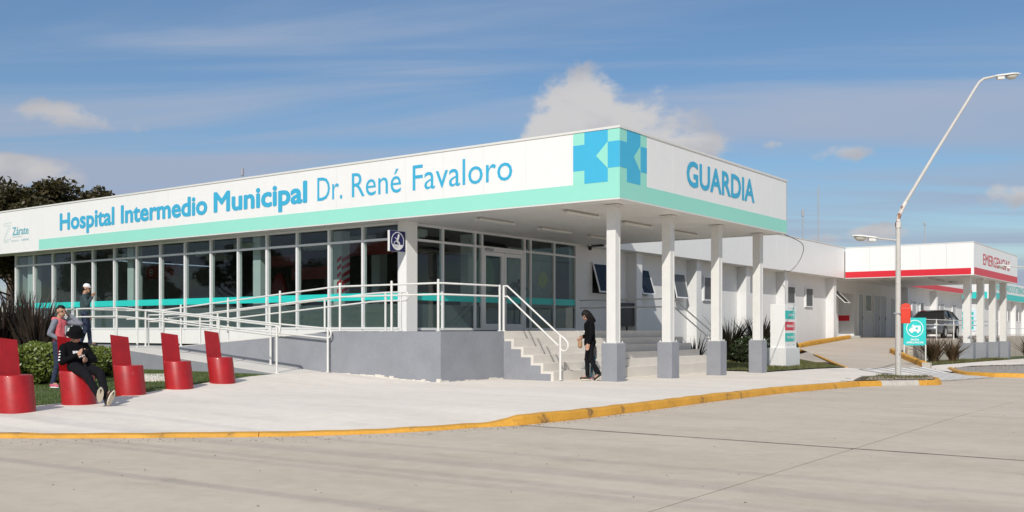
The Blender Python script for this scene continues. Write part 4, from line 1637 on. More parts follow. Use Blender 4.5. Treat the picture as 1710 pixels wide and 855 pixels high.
def build_handrails():
    HT = 1.06
    LOW = 0.24
    # 1. upper flight, terrace and stairs: outer rail
    yr = TY + 0.07
    def z1(x):
        return ramp1_z(x) if x < -17 else FLOOR
    posts = []
    for x in (-24.9, -22.9, -20.92, -18.93, -16.85, -15.22, -13.86):
        posts.append((x, yr, z1(x), z1(x) + HT - 0.02 + (0.06 if x > -23 else 0)))
    posts.append((TX - 0.06, 18.36, FLOOR, FLOOR + HT - 0.01))
    top = [(x, yr, z1(x) + HT - 0.03) for x in (-25.4, -23.6, -22.9, -20.92, -18.93, -17.2, -16.85, -15.22, -13.9)]
    top += [(-13.80, yr + 0.06, FLOOR + HT - .03), (TX - 0.06, 18.30, FLOOR + HT - .02)]
    low = [(p[0], p[1], p[2] - LOW) for p in top]
    handrail('white double rail along the upper ramp flight and terrace corner above the grey wall', posts, [top, low])
    # 2. stairs, near side
    xe = -12.24
    a = Vector((TX - 0.06, 18.50, FLOOR + HT - .02))
    t = [a, a + Vector((0.12, 0, 0)), Vector((xe - 0.0, 18.55, 0.93 + 0.06)), ]
    l = [a - Vector((0, 0, .24)), a + Vector((0.12, 0, -.24)), Vector((xe - 0.05, 18.55, 0.93 - 0.17))]
    end = [Vector((xe, 18.55, 0.99)), Vector((xe + .12, 18.55, 0.92)), Vector((xe + .20, 18.55, 0.83)), Vector((xe + .21, 18.55, 0.74)), Vector((xe + .16, 18.55, 0.66)), Vector((xe + .08, 18.55, 0.64)), Vector((xe + .02, 18.55, 0.68))]
    handrail('white sloping stair rail with curled end beside the stepped grey wall', [(xe, 18.55, 0.0, 0.98), (TX - 0.05, 18.50, FLOOR, FLOOR + HT - .03)], [t, l], [end])
    # 3. stairs, far side
    yf = 26.9
    a = Vector((TX - 0.06, yf, FLOOR + HT - .1))
    t = [Vector((WX + 0.6, yf, FLOOR + HT - .1)), a, a + Vector((0.1, 0, 0)), Vector((xe, yf, 0.88))]
    l = [p - Vector((0, 0, .24)) for p in t]
    end = [Vector((xe, yf, 0.88)), Vector((xe + .12, yf, 0.80)), Vector((xe + .2, yf, 0.70)), Vector((xe + .18, yf, 0.60)), Vector((xe + .08, yf, 0.55)), Vector((xe, yf, 0.62))]
    handrail('far stair rail seen between the canopy columns', [(xe, yf, -0.1, 0.88), (TX - 0.06, yf, FLOOR, FLOOR + HT - .1), (-15.6, yf, FLOOR, FLOOR + HT - .1)], [t, l], [end])
    # 4. upper flight, inner rail next to the glass
    yi = 17.68
    posts = [(x, yi, z1(x), z1(x) + 0.93) for x in (-27.0 + 0.5, -24.0, -23.2, -21.0, -18.87, -16.75, -16.25)]
    t = [(x, yi, z1(x) + 0.93) for x in (-26.5, -23.6, -21, -19, -17.2, -16.8, -16.1)]
    l = [(p[0], p[1], p[2] - .2) for p in t]
    handrail('inner white double rail of the upper ramp flight next to the glass', posts, [t, l], [arc_end(t[-1], (1, 0, 0), .2)])
    # 5. lower flight, outer rail
    yo = 14.97
    def z2(x):
        return ramp2_z(x) if x > -23.6 else 0.63
    xs = (-25.75, -23.85, -21.82, -19.6, -17.54)
    posts = [(x, yo, z2(x), z2(x) + HT) for x in xs]
    t = [(x, yo, z2(x) + HT) for x in (-25.75, -23.85, -23.5, -21.82, -19.6, -17.54)]
    l = [(p[0], p[1], p[2] - .22) for p in t]
    handrail('outer white double rail of the lower ramp flight behind the red seats', posts, [t, l], [arc_end(t[-1], (1, 0, 0), .22)])
    # 6. lower flight, inner rail against the grey wall
    yn = TY - 0.12
    xs = (-23.4, -21.1, -19.05, -17.05)
    posts = [(x, yn, z2(x), z2(x) + HT - 0.04) for x in xs]
    t = [(x, yn, z2(x) + HT - .05) for x in (-23.5, -21.1, -19.05, -17.05)]
    l = [(p[0], p[1], p[2] - .22) for p in t]
    handrail('white rail standing against the grey ramp wall, with looped lower end', posts, [t, l], [arc_end(t[-1], (1, 0, 0), .22)])
    # 7. end of the landing
    t = [(-26.45, 15.0, 0.63 + HT), (-26.45, 17.6, 0.63 + HT)]
    handrail('short white rail closing the left end of the ramp landing', [(-26.45, 15.05, .63, .63 + HT), (-26.45, 17.55, .63, .63 + HT)], [t, [(p[0], p[1], p[2] - .22) for p in t]])
    # 8. emergency level rail above the retaining wall
    posts = [(-11.85, y, 0.62, 1.62) for y in (47.2, 51.0, 54.6, 58, 62, 66)]
    t = [(-11.85, y, 1.6) for y in (47.2, 56, 66)]
    l = [(-11.85, y, 1.35) for y in (47.2, 56, 66)]
    handrail('white rail on the beige retaining wall in front of the parked car', posts, [t, l], [arc_end((-11.85, 47.2, 1.6), (0, -1, 0), .25)])
    # 9. rails of the far ramp
    posts = [(-9.6, y, -0.85, 0.85) for y in (76, 80, 84, 88)]
    t = [(-9.6, y, 0.85) for y in (76, 88)]
    handrail('distant white rail in front of the far turquoise striped building', [(-12.5, y, -0.9, 1.2) for y in (72, 78, 84, 90)], [[(-12.5, 72, 1.2), (-12.5, 90, 1.2)], [(-12.5, 72, .8), (-12.5, 90, .8)]])


build_terrace()
build_stairs()
build_ramp()
build_handrails()

# ------------------------------------------------------------------ fittings on and in the building
def build_fittings():
    HOUS = mat('lamp_housing', (0.46, 0.45, 0.42), 0.5, var=0.05)
    TUBE = mat('lamp_cover', (0.62, 0.61, 0.57), 0.35, var=0.04)
    rows = [(-12.72, 19.45, 'front'), (-12.82, 22.35, 'middle'), (-12.86, 25.2, 'rear'), (-15.3, 19.45, 'front'), (-15.36, 22.25, 'middle'), (-15.5, 25.0, 'rear')]
    names = {(-12.72, 19.45): 'fluorescent canopy light just behind the first column, nearest the corner logo',
             (-12.82, 22.35): 'fluorescent canopy light between the first and second columns',
             (-12.86, 25.2): 'fluorescent canopy light between the second and third columns',
             (-15.3, 19.45): 'fluorescent canopy light nearest the glazed corner post',
             (-15.36, 22.25): 'fluorescent canopy light in front of the entrance doors',
             (-15.5, 25.0): 'fluorescent canopy light above the far end of the stairs'}
    for x, y, _ in rows:
        L = thing('ceiling_light', names[(x, y)], 'light', (x, y, Z_SOF - 0.016), group='fluorescent lights under the entrance canopy')
        MB().box((x - 0.06, y + 0.05, Z_SOF - 0.066), (x + 0.06, y + 1.45, Z_SOF - 0.016)).build('housing', HOUS, L)
        mb = MB()
        n = 8
        prof = [(x + 0.095 * math.cos(math.pi * k / n), Z_SOF - 0.067 - 0.06 * math.sin(math.pi * k / n)) for k in range(n + 1)]
        mb.extr([(p[0], y, p[1]) for p in prof], (0, 1.5, 0))
        mb.build('diffuser', TUBE, L)
        for yy in (y + 0.25, y + 1.2):
            MB().box((x - 0.1, yy, Z_SOF - 0.09), (x - 0.094, yy + 0.03, Z_SOF - 0.05)).build('clip', GREYM, L)
    # wheelchair sign projecting from the corner post
    x, y0, y1, z0, z1 = -17.4, 18.52, 19.10, 3.12, 3.65
    S = thing('wheelchair_sign', 'navy square wheelchair access sign mounted on the glazed corner post', 'sign', (x, y1, z0))
    MB().box((x - 0.07, y0, z0), (x, y1, z1)).build('sign_box', WHITE_METAL, S)
    MB().box((x, y0 + 0.004, z0 + 0.004), (x + 0.004, y1 - 0.004, z1 - 0.004)).build('sign_face', NAVY, S)
    cy, cz, r = (y0 + y1) / 2, (z0 + z1) / 2, 0.235
    xf = x + 0.006

    def ring(cy, cz, ro, ri, a0=0, a1=360, n=28):
        mb = MB()
        for k in range(n):
            p, q = R_(a0 + (a1 - a0) * k / n), R_(a0 + (a1 - a0) * (k + 1) / n)
            mb.extr([(xf, cy + ro * math.cos(p), cz + ro * math.sin(p)), (xf, cy + ro * math.cos(q), cz + ro * math.sin(q)), (xf, cy + ri * math.cos(q), cz + ri * math.sin(q)), (xf, cy + ri * math.cos(p), cz + ri * math.sin(p))], (0.002, 0, 0))
        return mb
    ring(cy, cz, r, r - 0.018).build('ring', WHITEP, S)
    fig = MB()

    def lim(pts, w):
        for a, b in zip(pts[:-1], pts[1:]):
            a, b = Vector((0, a[0], a[1])), Vector((0, b[0], b[1]))
            t = (b - a).normalized()
            n = Vector((0, -t.z, t.y)) * w / 2
            fig.extr([(xf, p.y, p.z) for p in (a - n, b - n, b + n, a + n)], (0.0025, 0, 0))
    o = lambda a, b: (cy + a, cz + b)
    fig.ell((xf + .001, cy + 0.04, cz + 0.15), (0.002, 0.034, 0.034), 14, 8)
    lim([o(0.035, 0.12), o(-0.02, 0.0)], 0.06)
    lim([o(-0.02, 0.0), o(0.055, -0.03), o(0.09, -0.14), o(0.12, -0.145)], 0.035)
    lim([o(0.0, 0.08), o(-0.05, 0.055), o(-0.1, 0.09)], 0.018)
    fig.build('wheelchair_figure', WHITEP, S)
    ring(cy - 0.06, cz - 0.08, 0.085, 0.068).build('wheel', WHITEP, S)
    b = MB()
    pts = [(xf, cy + (r - .02) * math.cos(R_(a)), cz + (r - .02) * math.sin(R_(a))) for a in range(205, 336, 10)]
    b.extr(pts, (0.002, 0, 0))
    b.build('base_arc', WHITEP, S)
    MB().box((x - 0.05, y1, z0 + 0.25), (x - 0.02, y1 + 0.05, z0 + 0.29)).build('bracket', GREYM, S)
    # small camera on the side wall, litter bin, cable
    c = thing('security_camera', 'tiny dark dome camera below the canopy soffit beside the glazing', 'camera', (WX + 0.3, 28.0, 3.8))
    MB().ell((WX + 0.3, 28.0, 3.82), (0.07, 0.07, 0.09), 10, 6).build('dome', BLACK, c)
    MB().cyl((WX + 0.3, 28.0), 0.05, 3.86, 3.93, 10).build('mount', WHITE_METAL, c)
    t = MB()
    t.tube([(-16.6, 28.4, FLOOR), (-16.6, 28.4, 1.6)], 0.02, 6)
    bo = thing('notice_stand', 'black notice board standing on the terrace behind the first column', 'notice board', (-16.9, 28.2, 1.1))
    MB().box((-17.35, 29.9, 1.25), (-17.25, 31.0 - 0.1, 2.05)).build('board', BLACK, bo)
    MB().tube([(-17.28, 30.4, 0.2), (-17.28, 30.4, 1.3)], 0.03, 6).build('post', BLACK, bo)
    cb = MB()
    pts = [(-10.9, 28.33, 3.97), (-11.7, 32.3, 3.96), (-13.3, 36.6, 3.86), (-15.1, 40.8, 3.76), (-16.5, 43.8, 3.76), (-16.9, 44.3, 3.86)]
    cl = catmull([p for p in pts], 6)
    cb.tube(cl, 0.012, 5)
    tag(cb.build('hanging_cable', BLACK), 'thin black cable sagging from the canopy corner to the wing eaves', 'cable')


def build_interior():
    REDS = mat('hanging_sign_red', (0.26, 0.025, 0.02), 0.4, var=0.03)
    k = 0
    for (x0, x1, y, z0, z1, lab) in ((-27.2, -25.3, 22.5, 3.25, 3.62, 'red hanging sign inside, left of the middle windows'),
                                     (-24.6, -22.8, 21.6, 2.72, 3.1, 'red hanging sign inside beside the white inner column'),
                                     (-22.0, -19.6, 21.0, 3.3, 3.72, 'red hanging sign inside near the ceiling close to the corner post'),
                                     (-34.6, -32.6, 23.0, 3.1, 3.6, 'red hanging sign inside the far left windows')):
        s = thing('hanging_sign', lab, 'sign', (x0, y, z0), group='red signs hanging inside')
        MB().box((x0, y, z0), (x1, y + 0.04, z1)).build('panel', REDS, s)
        e = MB()
        e.tube([(x0 + 0.15, y + 0.02, z1), (x0 + 0.15, y + 0.02, Z_SOF + .02)], 0.008, 5)
        e.build('hanger', GREYM, s)
        e = MB()
        e.tube([(x1 - 0.15, y + 0.02, z1), (x1 - 0.15, y + 0.02, Z_SOF + .02)], 0.008, 5)
        e.build('hanger', GREYM, s)
        d = MB()
        cx, cz, r = x0 + 0.3, (z0 + z1) / 2, 0.13
        for q in range(20):
            a, b = q / 20 * 6.2832, (q + 1) / 20 * 6.2832
            d.extr([(cx + r * math.cos(a), y - .002, cz + r * math.sin(a)), (cx + r * math.cos(b), y - .002, cz + r * math.sin(b)), (cx + r * .82 * math.cos(b), y - .002, cz + r * .82 * math.sin(b)), (cx + r * .82 * math.cos(a), y - .002, cz + r * .82 * math.sin(a))], (0, -0.002, 0))
        d.box((cx - 0.07, y - .004, cz - .02), (cx + 0.07, y - .002, cz + .02))
        d.build('emblem', WHITEP, s)
        k += 1
    # fluorescent troffers
    lamps = [(-34.0, 21.5), (-29.6, 22.2), (-26.2, 21.2), (-24.4, 22.6), (-21.6, 21.6), (-19.2, 21.2), (-31.4, 24)]
    labs = ['farthest left', 'third window group', 'left of the middle column', 'behind the middle column', 'near the striped column', 'nearest the corner post', 'deep inside on the left']
    EM = bpy.data.materials.new('lit_tube')
    EM.use_nodes = True
    EM.node_tree.nodes['Principled BSDF'].inputs['Base Color'].default_value = (0.8, 0.8, 0.8, 1)
    for (x, y), lb in zip(lamps, labs):
        t = thing('ceiling_fitting', 'white louvre ceiling light inside the glazed hall, ' + lb, 'light', (x, y, 3.8), group='ceiling lights inside the hall')
        MB().box((x - 0.6, y - 0.15, 3.78), (x + 0.6, y + 0.15, 3.95)).build('body', WHITE, t)
        for q in range(6):
            MB().box((x - 0.55 + q * 0.2, y - 0.14, 3.74), (x - 0.47 + q * 0.2, y + 0.14, 3.779)).build('louvre', WHITEP, t)
    # a screen and counter near the corner
    t = thing('wall_screen', 'black television screen hanging inside near the glazed corner post', 'screen', (-19.2, 22.6, 2.6))
    MB().box((-19.7, 22.6, 2.65), (-18.5, 22.68, 3.35)).build('screen', BLACK, t)
    MB().tube([(-19.1, 22.64, 3.35), (-19.1, 22.64, 3.97)], 0.02, 6).build('hanger', GREYM, t)
    t = thing('red_kiosk', 'dark red information kiosk standing inside behind the middle windows', 'kiosk', (-24.9, 21.4, FLOOR))
    MB().box((-25.3, 21.2, FLOOR), (-24.6, 21.6, 1.5)).build('base', REDS, t)
    MB().ell((-24.95, 21.4, 2.2), (0.36, 0.15, 0.75), 14, 10).build('body', REDS, t)
    t = thing('reception_desk', 'long dark reception counter deep inside the glazed hall', 'counter', (-28, 25, FLOOR))
    MB().box((-32, 25, FLOOR), (-25, 25.7, 2.15)).build('front', mat('desk_dark', (0.05, 0.05, 0.055), 0.5), t)
    MB().box((-32.1, 24.95, 2.15), (-24.9, 25.8, 2.2)).build('top', INTW, t)
    # children's drawings on the inner face by the doors: green tree disc, pale sun
    t = thing('wall_mural', 'faint mural of a green tree and yellow sun behind the entrance glazing', 'mural', (-18.4, 25, FLOOR))
    MB().box((-18.45, 24.9, FLOOR), (-18.4, 27.5, 3.7)).build('panel', mat('mural_pale', (0.40, 0.42, 0.40), 0.7), t)
    d = MB()
    d.ell((-18.395, 26.85, 2.75), (0.004, 0.26, 0.26), 18, 10)
    d.build('sun', mat('mural_sun', (0.55, 0.60, 0.16), 0.6), t)
    d = MB()
    d.ell((-18.6, 24.0, 2.75), (0.01, 0.55, 0.6), 18, 10)
    d.build('tree', mat('mural_green', (0.10, 0.22, 0.10), 0.6), t)
    for k in range(7):
        d = MB()
        a = k * 0.9
        d.tube([(-18.39, 26.85 + 0.32 * math.cos(a), 2.75 + .32 * math.sin(a)), (-18.39, 26.85 + 0.42 * math.cos(a), 2.75 + .42 * math.sin(a))], 0.012, 4)
        d.build('ray', MATS['mural_sun'], t)
    # potted palm behind the doors
    t = thing('potted_palm', 'dark potted palm behind the glass right of the doors', 'plant', (-18.15, 25.4, FLOOR))
    MB().cyl((-18.2, 25.3), 0.14, FLOOR, FLOOR + 0.4, 12, 0.19).build('pot', BLACK, t)
    lf = MB()
    for k in range(26):
        a, b = rnd.uniform(0, 6.28), rnd.uniform(.3, 1)
        L = rnd.uniform(.45, .75)
        c0 = Vector((-18.2, 25.3, FLOOR + 0.9 + rnd.uniform(0, .5)))
        d = Vector((math.cos(a) * .25, math.sin(a), 0)) * L
        w = Vector((-d.y, d.x, 0)).normalized() * 0.025
        m_ = c0 + d * .5 + Vector((0, 0, .25 * b))
        e = c0 + d + Vector((0, 0, -.1 * b))
        lf.add([c0 - w * .4, c0 + w * .4, m_ + w, m_ - w], [(0, 1, 2, 3)])
        lf.add([m_ - w, m_ + w, e], [(0, 1, 2)])
    lf.tube([(-18.2, 25.3, FLOOR + .4), (-18.2, 25.3, FLOOR + 1.3)], .03, 6)
    lf.build('fronds', mat_leaf('palm_leaf', (0.02, 0.035, 0.012), (0.05, 0.08, 0.03)), t)


build_fittings()
build_interior()


# ------------------------------------------------------------------ red seats
def build_seats():
    spots = [(-13.48, 6.96), (-14.08, 8.22), (-15.25, 9.84), (-15.64, 11.08), (-16.0, 12.31)]
    labs = ['red tube seat cut off by the left edge of the photo', 'red tube seat with the boy in black sitting on it',
            'empty red tube seat just right of the sitting boy', 'empty red tube seat, fourth from the left',
            'empty red tube seat nearest the foot of the ramp']
    proto = None
    r = 0.245
    lean = 0.175
    HS, HB = 0.50, 1.0
    seg = 40
    for i, ((x, y), lb) in enumerate(zip(spots, labs)):
        z = walk_z(x, y)
        if proto is None:
            S = thing('tube_seat', lb, 'seat', (x, y, z), group='red tube seats along the pavement')
            mb = MB()
            vs, fs = [], []
            rings = ((0.0, -0.02, 1.0), (0.0, 0.02, 1.0), (0.0, HS - 0.02, 1.0), (0.0, HS - 0.006, .985), (0.0, HS, 0.95))
            for (_, h, k) in rings:
                for q in range(seg):
                    a = 2 * math.pi * q / seg
                    vs.append((-lean * h + r * k * math.cos(a), r * k * math.sin(a), h))
            for j in range(len(rings) - 1):
                for q in range(seg):
                    q2 = (q + 1) % seg
                    fs.append((j * seg + q, j * seg + q2, (j + 1) * seg + q2, (j + 1) * seg + q))
            mb.add(vs, fs, True)
            top = len(rings) - 1
            mb.add([vs[top * seg + q] for q in range(seg)], [tuple(range(seg))])
            mb.build('seat', REDCHAIR, S, local=True)
            # back: the rear segment of the tube carried up, flat towards the sitter
            bk = MB()
            xc = -0.66 * r
            half = math.acos(xc / r)
            n = 18
            lo, hi = [], []
            for q in range(n + 1):
                a = half + (2 * math.pi - 2 * half) * q / n
                for h, L in ((HS - 0.01, lo), (HB, hi)):
                    k = 1.0 if h < HB else 0.97
                    L.append((-lean * h + r * k * math.cos(a), r * k * math.sin(a), h - (0.03 * math.sin(a) if h >= HB else 0)))
            m = n + 1
            bk.add(lo + hi, [(q, q + 1, m + q + 1, m + q) for q in range(n)], True)
            bk.add(hi, [tuple(range(m))])
            bk.add([lo[0], lo[-1], hi[-1], hi[0]], [(0, 3, 2, 1)])
            bk.build('backrest', REDCHAIR, S, local=True, bevel=0.0)
            proto = S
        else:
            S = copy_tree(proto)
            S.location = (x, y, z)
            S['label'] = lb
            ORG[S.name] = Vector((x, y, z))
        S.rotation_euler = (0, 0, R_([0, -3, 2, -2, 3][i]))


build_seats()


# ------------------------------------------------------------------ totem, lamp posts, signs
def build_signs():
    # directory pillar
    T = thing('directory_pillar', 'white two-tier directory pillar with teal and red direction panels on the grass verge', 'sign', (-12.92, 34.0, -0.2))
    x1 = -12.92
    MB().box((x1 - 0.72, 34.0, -0.5), (x1, 35.4, 0.47)).build('base', WHITE_WALL, T, bevel=0.015)
    MB().box((x1 - 0.6, 34.08, 0.471), (x1 - 0.06, 35.22, 2.03)).build('pillar', WHITE, T, bevel=0.01)
    xf = x1 - 0.06
    for z, m, tx, sg in ((1.50, TEAL, 'GUARDIA', '+'), (1.10, RED, 'EMERGENCIAS', '<'), (0.70, TEAL, 'CONSULTORIOS', '<')):
        mb = MB()
        n = 10
        pts = [(xf + 0.001, 34.10, z), (xf + 0.001, 34.95, z)] + [(xf + .001, 34.95 + 0.15 * math.sin(math.pi * k / n), z + 0.15 - 0.15 * math.cos(math.pi * k / n)) for k in range(1, n)] + [(xf + .001, 34.95, z + .3), (xf + .001, 34.10, z + .3)]
        mb.extr(pts, (0.006, 0, 0))
        p = mb.build('direction_panel', m, T)
        lettering(tx, (xf + 0.008, 34.24 if len(tx) > 8 else 34.42, z + 0.105), (0, 1, 0), (1, 0, 0), 0.58 if len(tx) > 8 else 0.36, 0.09, WHITEP, p, 0.03, 0.002)
        d = MB()
        cy, cz, r = 34.95, z + .15, 0.12
        for q in range(18):
            a, b = q / 18 * 6.2832, (q + 1) / 18 * 6.2832
            d.extr([(xf + .008, cy + rr * math.cos(t), cz + rr * math.sin(t)) for rr, t in ((r, a), (r, b), (r * .86, b), (r * .86, a))], (0.002, 0, 0))
        if sg == '+':
            d.box((xf + .008, cy - .06, cz - .02), (xf + .010, cy + .06, cz + .02))
            d.box((xf + .0085, cy - .02, cz - .06), (xf + .0105, cy + .02, cz + .06))
        else:
            d.extr([(xf + .008, cy + .05, cz - .07), (xf + .008, cy + .05, cz + .07), (xf + .008, cy - .06, cz)], (0.002, 0, 0))
        d.build('panel_symbol', WHITEP, p)
    MB().ell((xf + .002, 34.95, 1.88), (0.006, 0.05, 0.055), 12, 8).build('crest', TEAL, T)
    lettering('Hospital Intermedio', (xf + .001, 34.4, 1.87), (0, 1, 0), (1, 0, 0), 0.46, 0.035, GREYM, T, 0, 0.002)
    lettering('Zárate', (xf + .001, 34.3, 0.56), (0, 1, 0), (1, 0, 0), 0.2, 0.04, GREYM, T, 0, 0.002)
    lettering('SALUD', (xf + .001, 34.85, 0.56), (0, 1, 0), (1, 0, 0), 0.17, 0.045, TEAL, T, 0, 0.002)

    # ambulance exit sign: panel across the view, on two white posts
    d = Vector((0.807, 0.59, 0)).normalized()
    nrm = Vector((0.59, -0.807, 0)).normalized()
    L = Vector((-11.40, 43.46, -0.33))
    Rg = Vector((-10.64, 44.02, -0.33))
    A = thing('ambulance_sign', 'turquoise ambulance exit sign on two white posts beside the driveway', 'sign', (L + Rg) / 2)
    for p in (L + d * .02, Rg - d * .02):
        MB().tube([p + Vector((0, 0, -.1)), p + Vector((0, 0, 0.82))], 0.032, 8).build('post', WHITE_METAL, A)
    c = (L + Rg) / 2
    hw = (Rg - L).length / 2
    TQ = mat('turquoise_sign', (0.03, 0.56, 0.53), 0.4, var=0.02)
    z0, z1 = 0.46, 1.62

    def P(a, z, o):
        q = c + d * a + nrm * o
        return (q.x, q.y, z)
    mb = MB()
    mb.hexa([P(-hw, z0, .0), P(hw, z0, .0), P(hw, z0, -.05), P(-hw, z0, -.05)], [P(-hw, z1, .0), P(hw, z1, .0), P(hw, z1, -.05), P(-hw, z1, -.05)])
    pan = mb.build('panel', TQ, A)
    rg = MB()
    cz, r = 1.17, 0.36
    for q in range(32):
        a, b = q / 32 * 6.2832, (q + 1) / 32 * 6.2832
        rg.extr([P(rr * math.cos(t), cz + rr * math.sin(t), .002) for rr, t in ((r, a), (r, b), (r * .92, b), (r * .92, a))], nrm * 0.004)
    rg.build('ring', WHITEP, pan)
    am = MB()
    am.extr([P(-.24, cz - .12, .002), P(.24, cz - .12, .002), P(.24, cz + .12, .002), P(-.05, cz + .12, .002), P(-.14, cz + .10, .002), P(-.18, cz + .0, .002), P(-.24, cz - .03, .002)], nrm * 0.004)
    am.extr([P(-.10, cz + .12, .002), P(-.04, cz + .12, .002), P(-.04, cz + .16, .002), P(-.10, cz + .16, .002)], nrm * 0.004)
    for wx in (-.13, .13):
        am.extr([P(wx + .06 * math.cos(t / 12 * 6.2832), cz - .13 + .06 * math.sin(t / 12 * 6.2832), .0065) for t in range(12)], nrm * 0.003)
    am.build('ambulance_symbol', WHITEP, pan)
    cr = MB()
    cr.extr([P(.02, cz - .02, .008), P(.14, cz - .02, .008), P(.14, cz + .03, .008), P(.02, cz + .03, .008)], nrm * 0.003)
    cr.extr([P(.055, cz - .055, .0085), P(.105, cz - .055, .0085), P(.105, cz + .065, .0085), P(.055, cz + .065, .0085)], nrm * 0.003)
    cr.extr([P(-.16, cz + .03, .008), P(-.10, cz + .03, .008), P(-.10, cz + .085, .008), P(-.135, cz + .085, .008)], nrm * 0.003)
    cr.build('cross', TQ, pan)
    for t, z, w in (('SALIDA', 0.66, 0.36), ('AMBULANCIAS', 0.54, 0.72)):
        o = c - d * w / 2 + nrm * 0.001
        lettering(t, (o.x, o.y, z), d, nrm, w, 0.085, WHITEP, pan, 0.03, 0.003)

    # luminaire shared by the lamps
    def luminaire(root, p, dirv, tilt=0.1):
        """p: arm end, dirv: unit horizontal direction outward"""
        dv = Vector(dirv)
        s = Vector((-dv.y, dv.x, 0))

        def Q(a, b, c_):
            q = Vector(p) + dv * a + s * b + Vector((0, 0, c_ + a * tilt))
            return q
        top = MB()
        secs = [(0.0, .05, .03), (0.10, .085, .05), (0.30, .10, .055), (0.45, .14, .06), (0.62, .11, .045), (0.72, .03, .02)]
        vs = []
        for (a, w, h) in secs:
            vs += [Q(a, -w, 0), Q(a, -w * .8, h * .7), Q(a, 0, h), Q(a, w * .8, h * .7), Q(a, w, 0)]
        fs = []
        for i in range(len(secs) - 1):
            for k in range(4):
                fs.append((i * 5 + k, i * 5 + k + 1, (i + 1) * 5 + k + 1, (i + 1) * 5 + k))
            fs.append((i * 5 + 4, i * 5, (i + 1) * 5, (i + 1) * 5 + 4))
        fs += [(0, 1, 2, 3, 4), (29, 28, 27, 26, 25)]
        top.add(vs, fs)
        lm = top.build('lamp_head', WHITE_METAL, root)
        bw = MB()
        cen = Q(.48, 0, -.005)
        n = 12
        vs, fs = [], []
        for j in range(5):
            ph = j / 4 * math.pi / 2
            for k in range(n):
                a = k / n * 6.2832
                vs.append(Q(.48 + .17 * math.cos(a) * math.cos(ph), .11 * math.sin(a) * math.cos(ph), -.004 - .12 * math.sin(ph)))
        for j in range(4):
            for k in range(n):
                k2 = (k + 1) % n
                fs.append((j * n + k, (j + 1) * n + k, (j + 1) * n + k2, j * n + k2))
        bw.add(vs, fs, True)
        bw.build('lamp_bowl', mat('lamp_bowl', (0.50, 0.49, 0.42), 0.2, var=0.1), lm)
        bx = MB()
        bx.hexa([Q(.08, -.06, -.09), Q(.26, -.06, -.09), Q(.26, .06, -.09), Q(.08, .06, -.09)], [Q(.08, -.06, 0), Q(.26, -.06, 0), Q(.26, .06, 0), Q(.08, .06, 0)])
        bx.build('gear_box', WHITE_METAL, lm)

    Rv = Vector((0.807, 0.59, 0)).normalized()
    B = Vector((-7.48, 27.97, -0.14))
    Lp = thing('street_lamp', 'tall white street lamp with rusty elbow and leaning arm on the kerbed island', 'street lamp', B)
    MB().tube([B + Vector((0, 0, -.2)), B + Vector((0, 0, 1.4)), B + Vector((0, 0, 4.02))], [.078, .074, .062], 14).build('pole', RUSTY, Lp)
    MB().tube([B + Vector((0, 0, 4.02)), B + Vector((0, 0, 4.18))], .078, 12).build('collar', ELBOW, Lp)
    k = 27.0 / 1660
    sc = 1.0 / (Rv.dot(Vector((0.807, 0.59, 0))))
    pts = [(0, 4.18), (0.02, 4.35), (0.10, 4.52), (0.20, 4.72)]
    MB().tube([B + Rv * a * sc + Vector((0, 0, z + .0)) for a, z in pts], .055, 10).build('elbow', ELBOW, Lp)
    pts = [(0.20, 4.72), (1.0, 6.05), (1.9, 7.5), (2.10, 7.83), (2.20, 7.98), (2.32, 8.07), (2.50, 8.11), (2.60, 8.13)]
    arm = [B + Rv * a * sc + Vector((0, 0, z)) for a, z in pts]
    MB().tube(arm, [.05, .045, .04, .038, .037, .036, .035, .035], 10).build('arm', RUSTY, Lp)
    luminaire(Lp, arm[-1], Rv, 0.09)
    # side arm with a second lamp
    sd = -Vector((0.807, 0.59, 0)).normalized()
    p0 = B + Vector((0, 0, 3.68))
    p1 = p0 + sd * 0.55 + Vector((0, 0, 0.06))
    MB().tube([p0, p1], .024, 8).build('side_arm', RUSTY, Lp)
    luminaire(Lp, p1, sd, 0.09)
    # the lamp whose head reaches in at the right edge
    B2 = Vector((-7.85, 51.4, -0.55))
    L2 = thing('street_lamp', 'street lamp head reaching in at the right edge before the red lettering', 'street lamp', B2)
    MB().tube([B2, B2 + Vector((0, 0, 5.2))], .08, 12).build('pole', RUSTY, L2)
    p0 = B2 + Vector((0, 0, 4.55))
    p1 = p0 + sd * 0.85 + Vector((0, 0, 0.06))
    MB().tube([p0, p1], .03, 8).build('side_arm', RUSTY, L2)
    luminaire(L2, p1, sd, 0.06)
    # litter bin on the pole
    b = B + Vector((0.807, 0.59, 0)) * 0.20
    Bn = thing('litter_bin', 'bright red plastic litter bin fixed to the lamp post', 'bin', (b.x, b.y, 1.28))
    e1 = Vector((0.95, 0.3, 0)).normalized()
    e2 = Vector((-0.3, 0.95, 0)).normalized()

    def bq(a, c_, z):
        q = b + e1 * a + e2 * c_
        return (q.x, q.y, z)
    REDB = mat('bin_red', (0.66, 0.045, 0.02), 0.45, var=0.06, vscale=5)
    mb = MB()
    w, dp = 0.13, 0.14
    mb.hexa([bq(-w * .9, -dp * .85, 1.29), bq(w * .9, -dp * .85, 1.29), bq(w * .9, dp * .85, 1.29), bq(-w * .9, dp * .85, 1.29)], [bq(-w, -dp, 1.72), bq(w, -dp, 1.72), bq(w, dp, 1.72), bq(-w, dp, 1.72)])
    mb.build('bin_body', REDB, Bn, bevel=0.02)
    mb = MB()
    n = 8
    prof = [(w * math.cos(math.pi * q / n), 1.725 + 0.11 * math.sin(math.pi * q / n)) for q in range(n + 1)]
    mb.extr([bq(a, -dp, z) for a, z in prof], e2 * 2 * dp)
    mb.build('bin_lid', REDB, Bn)
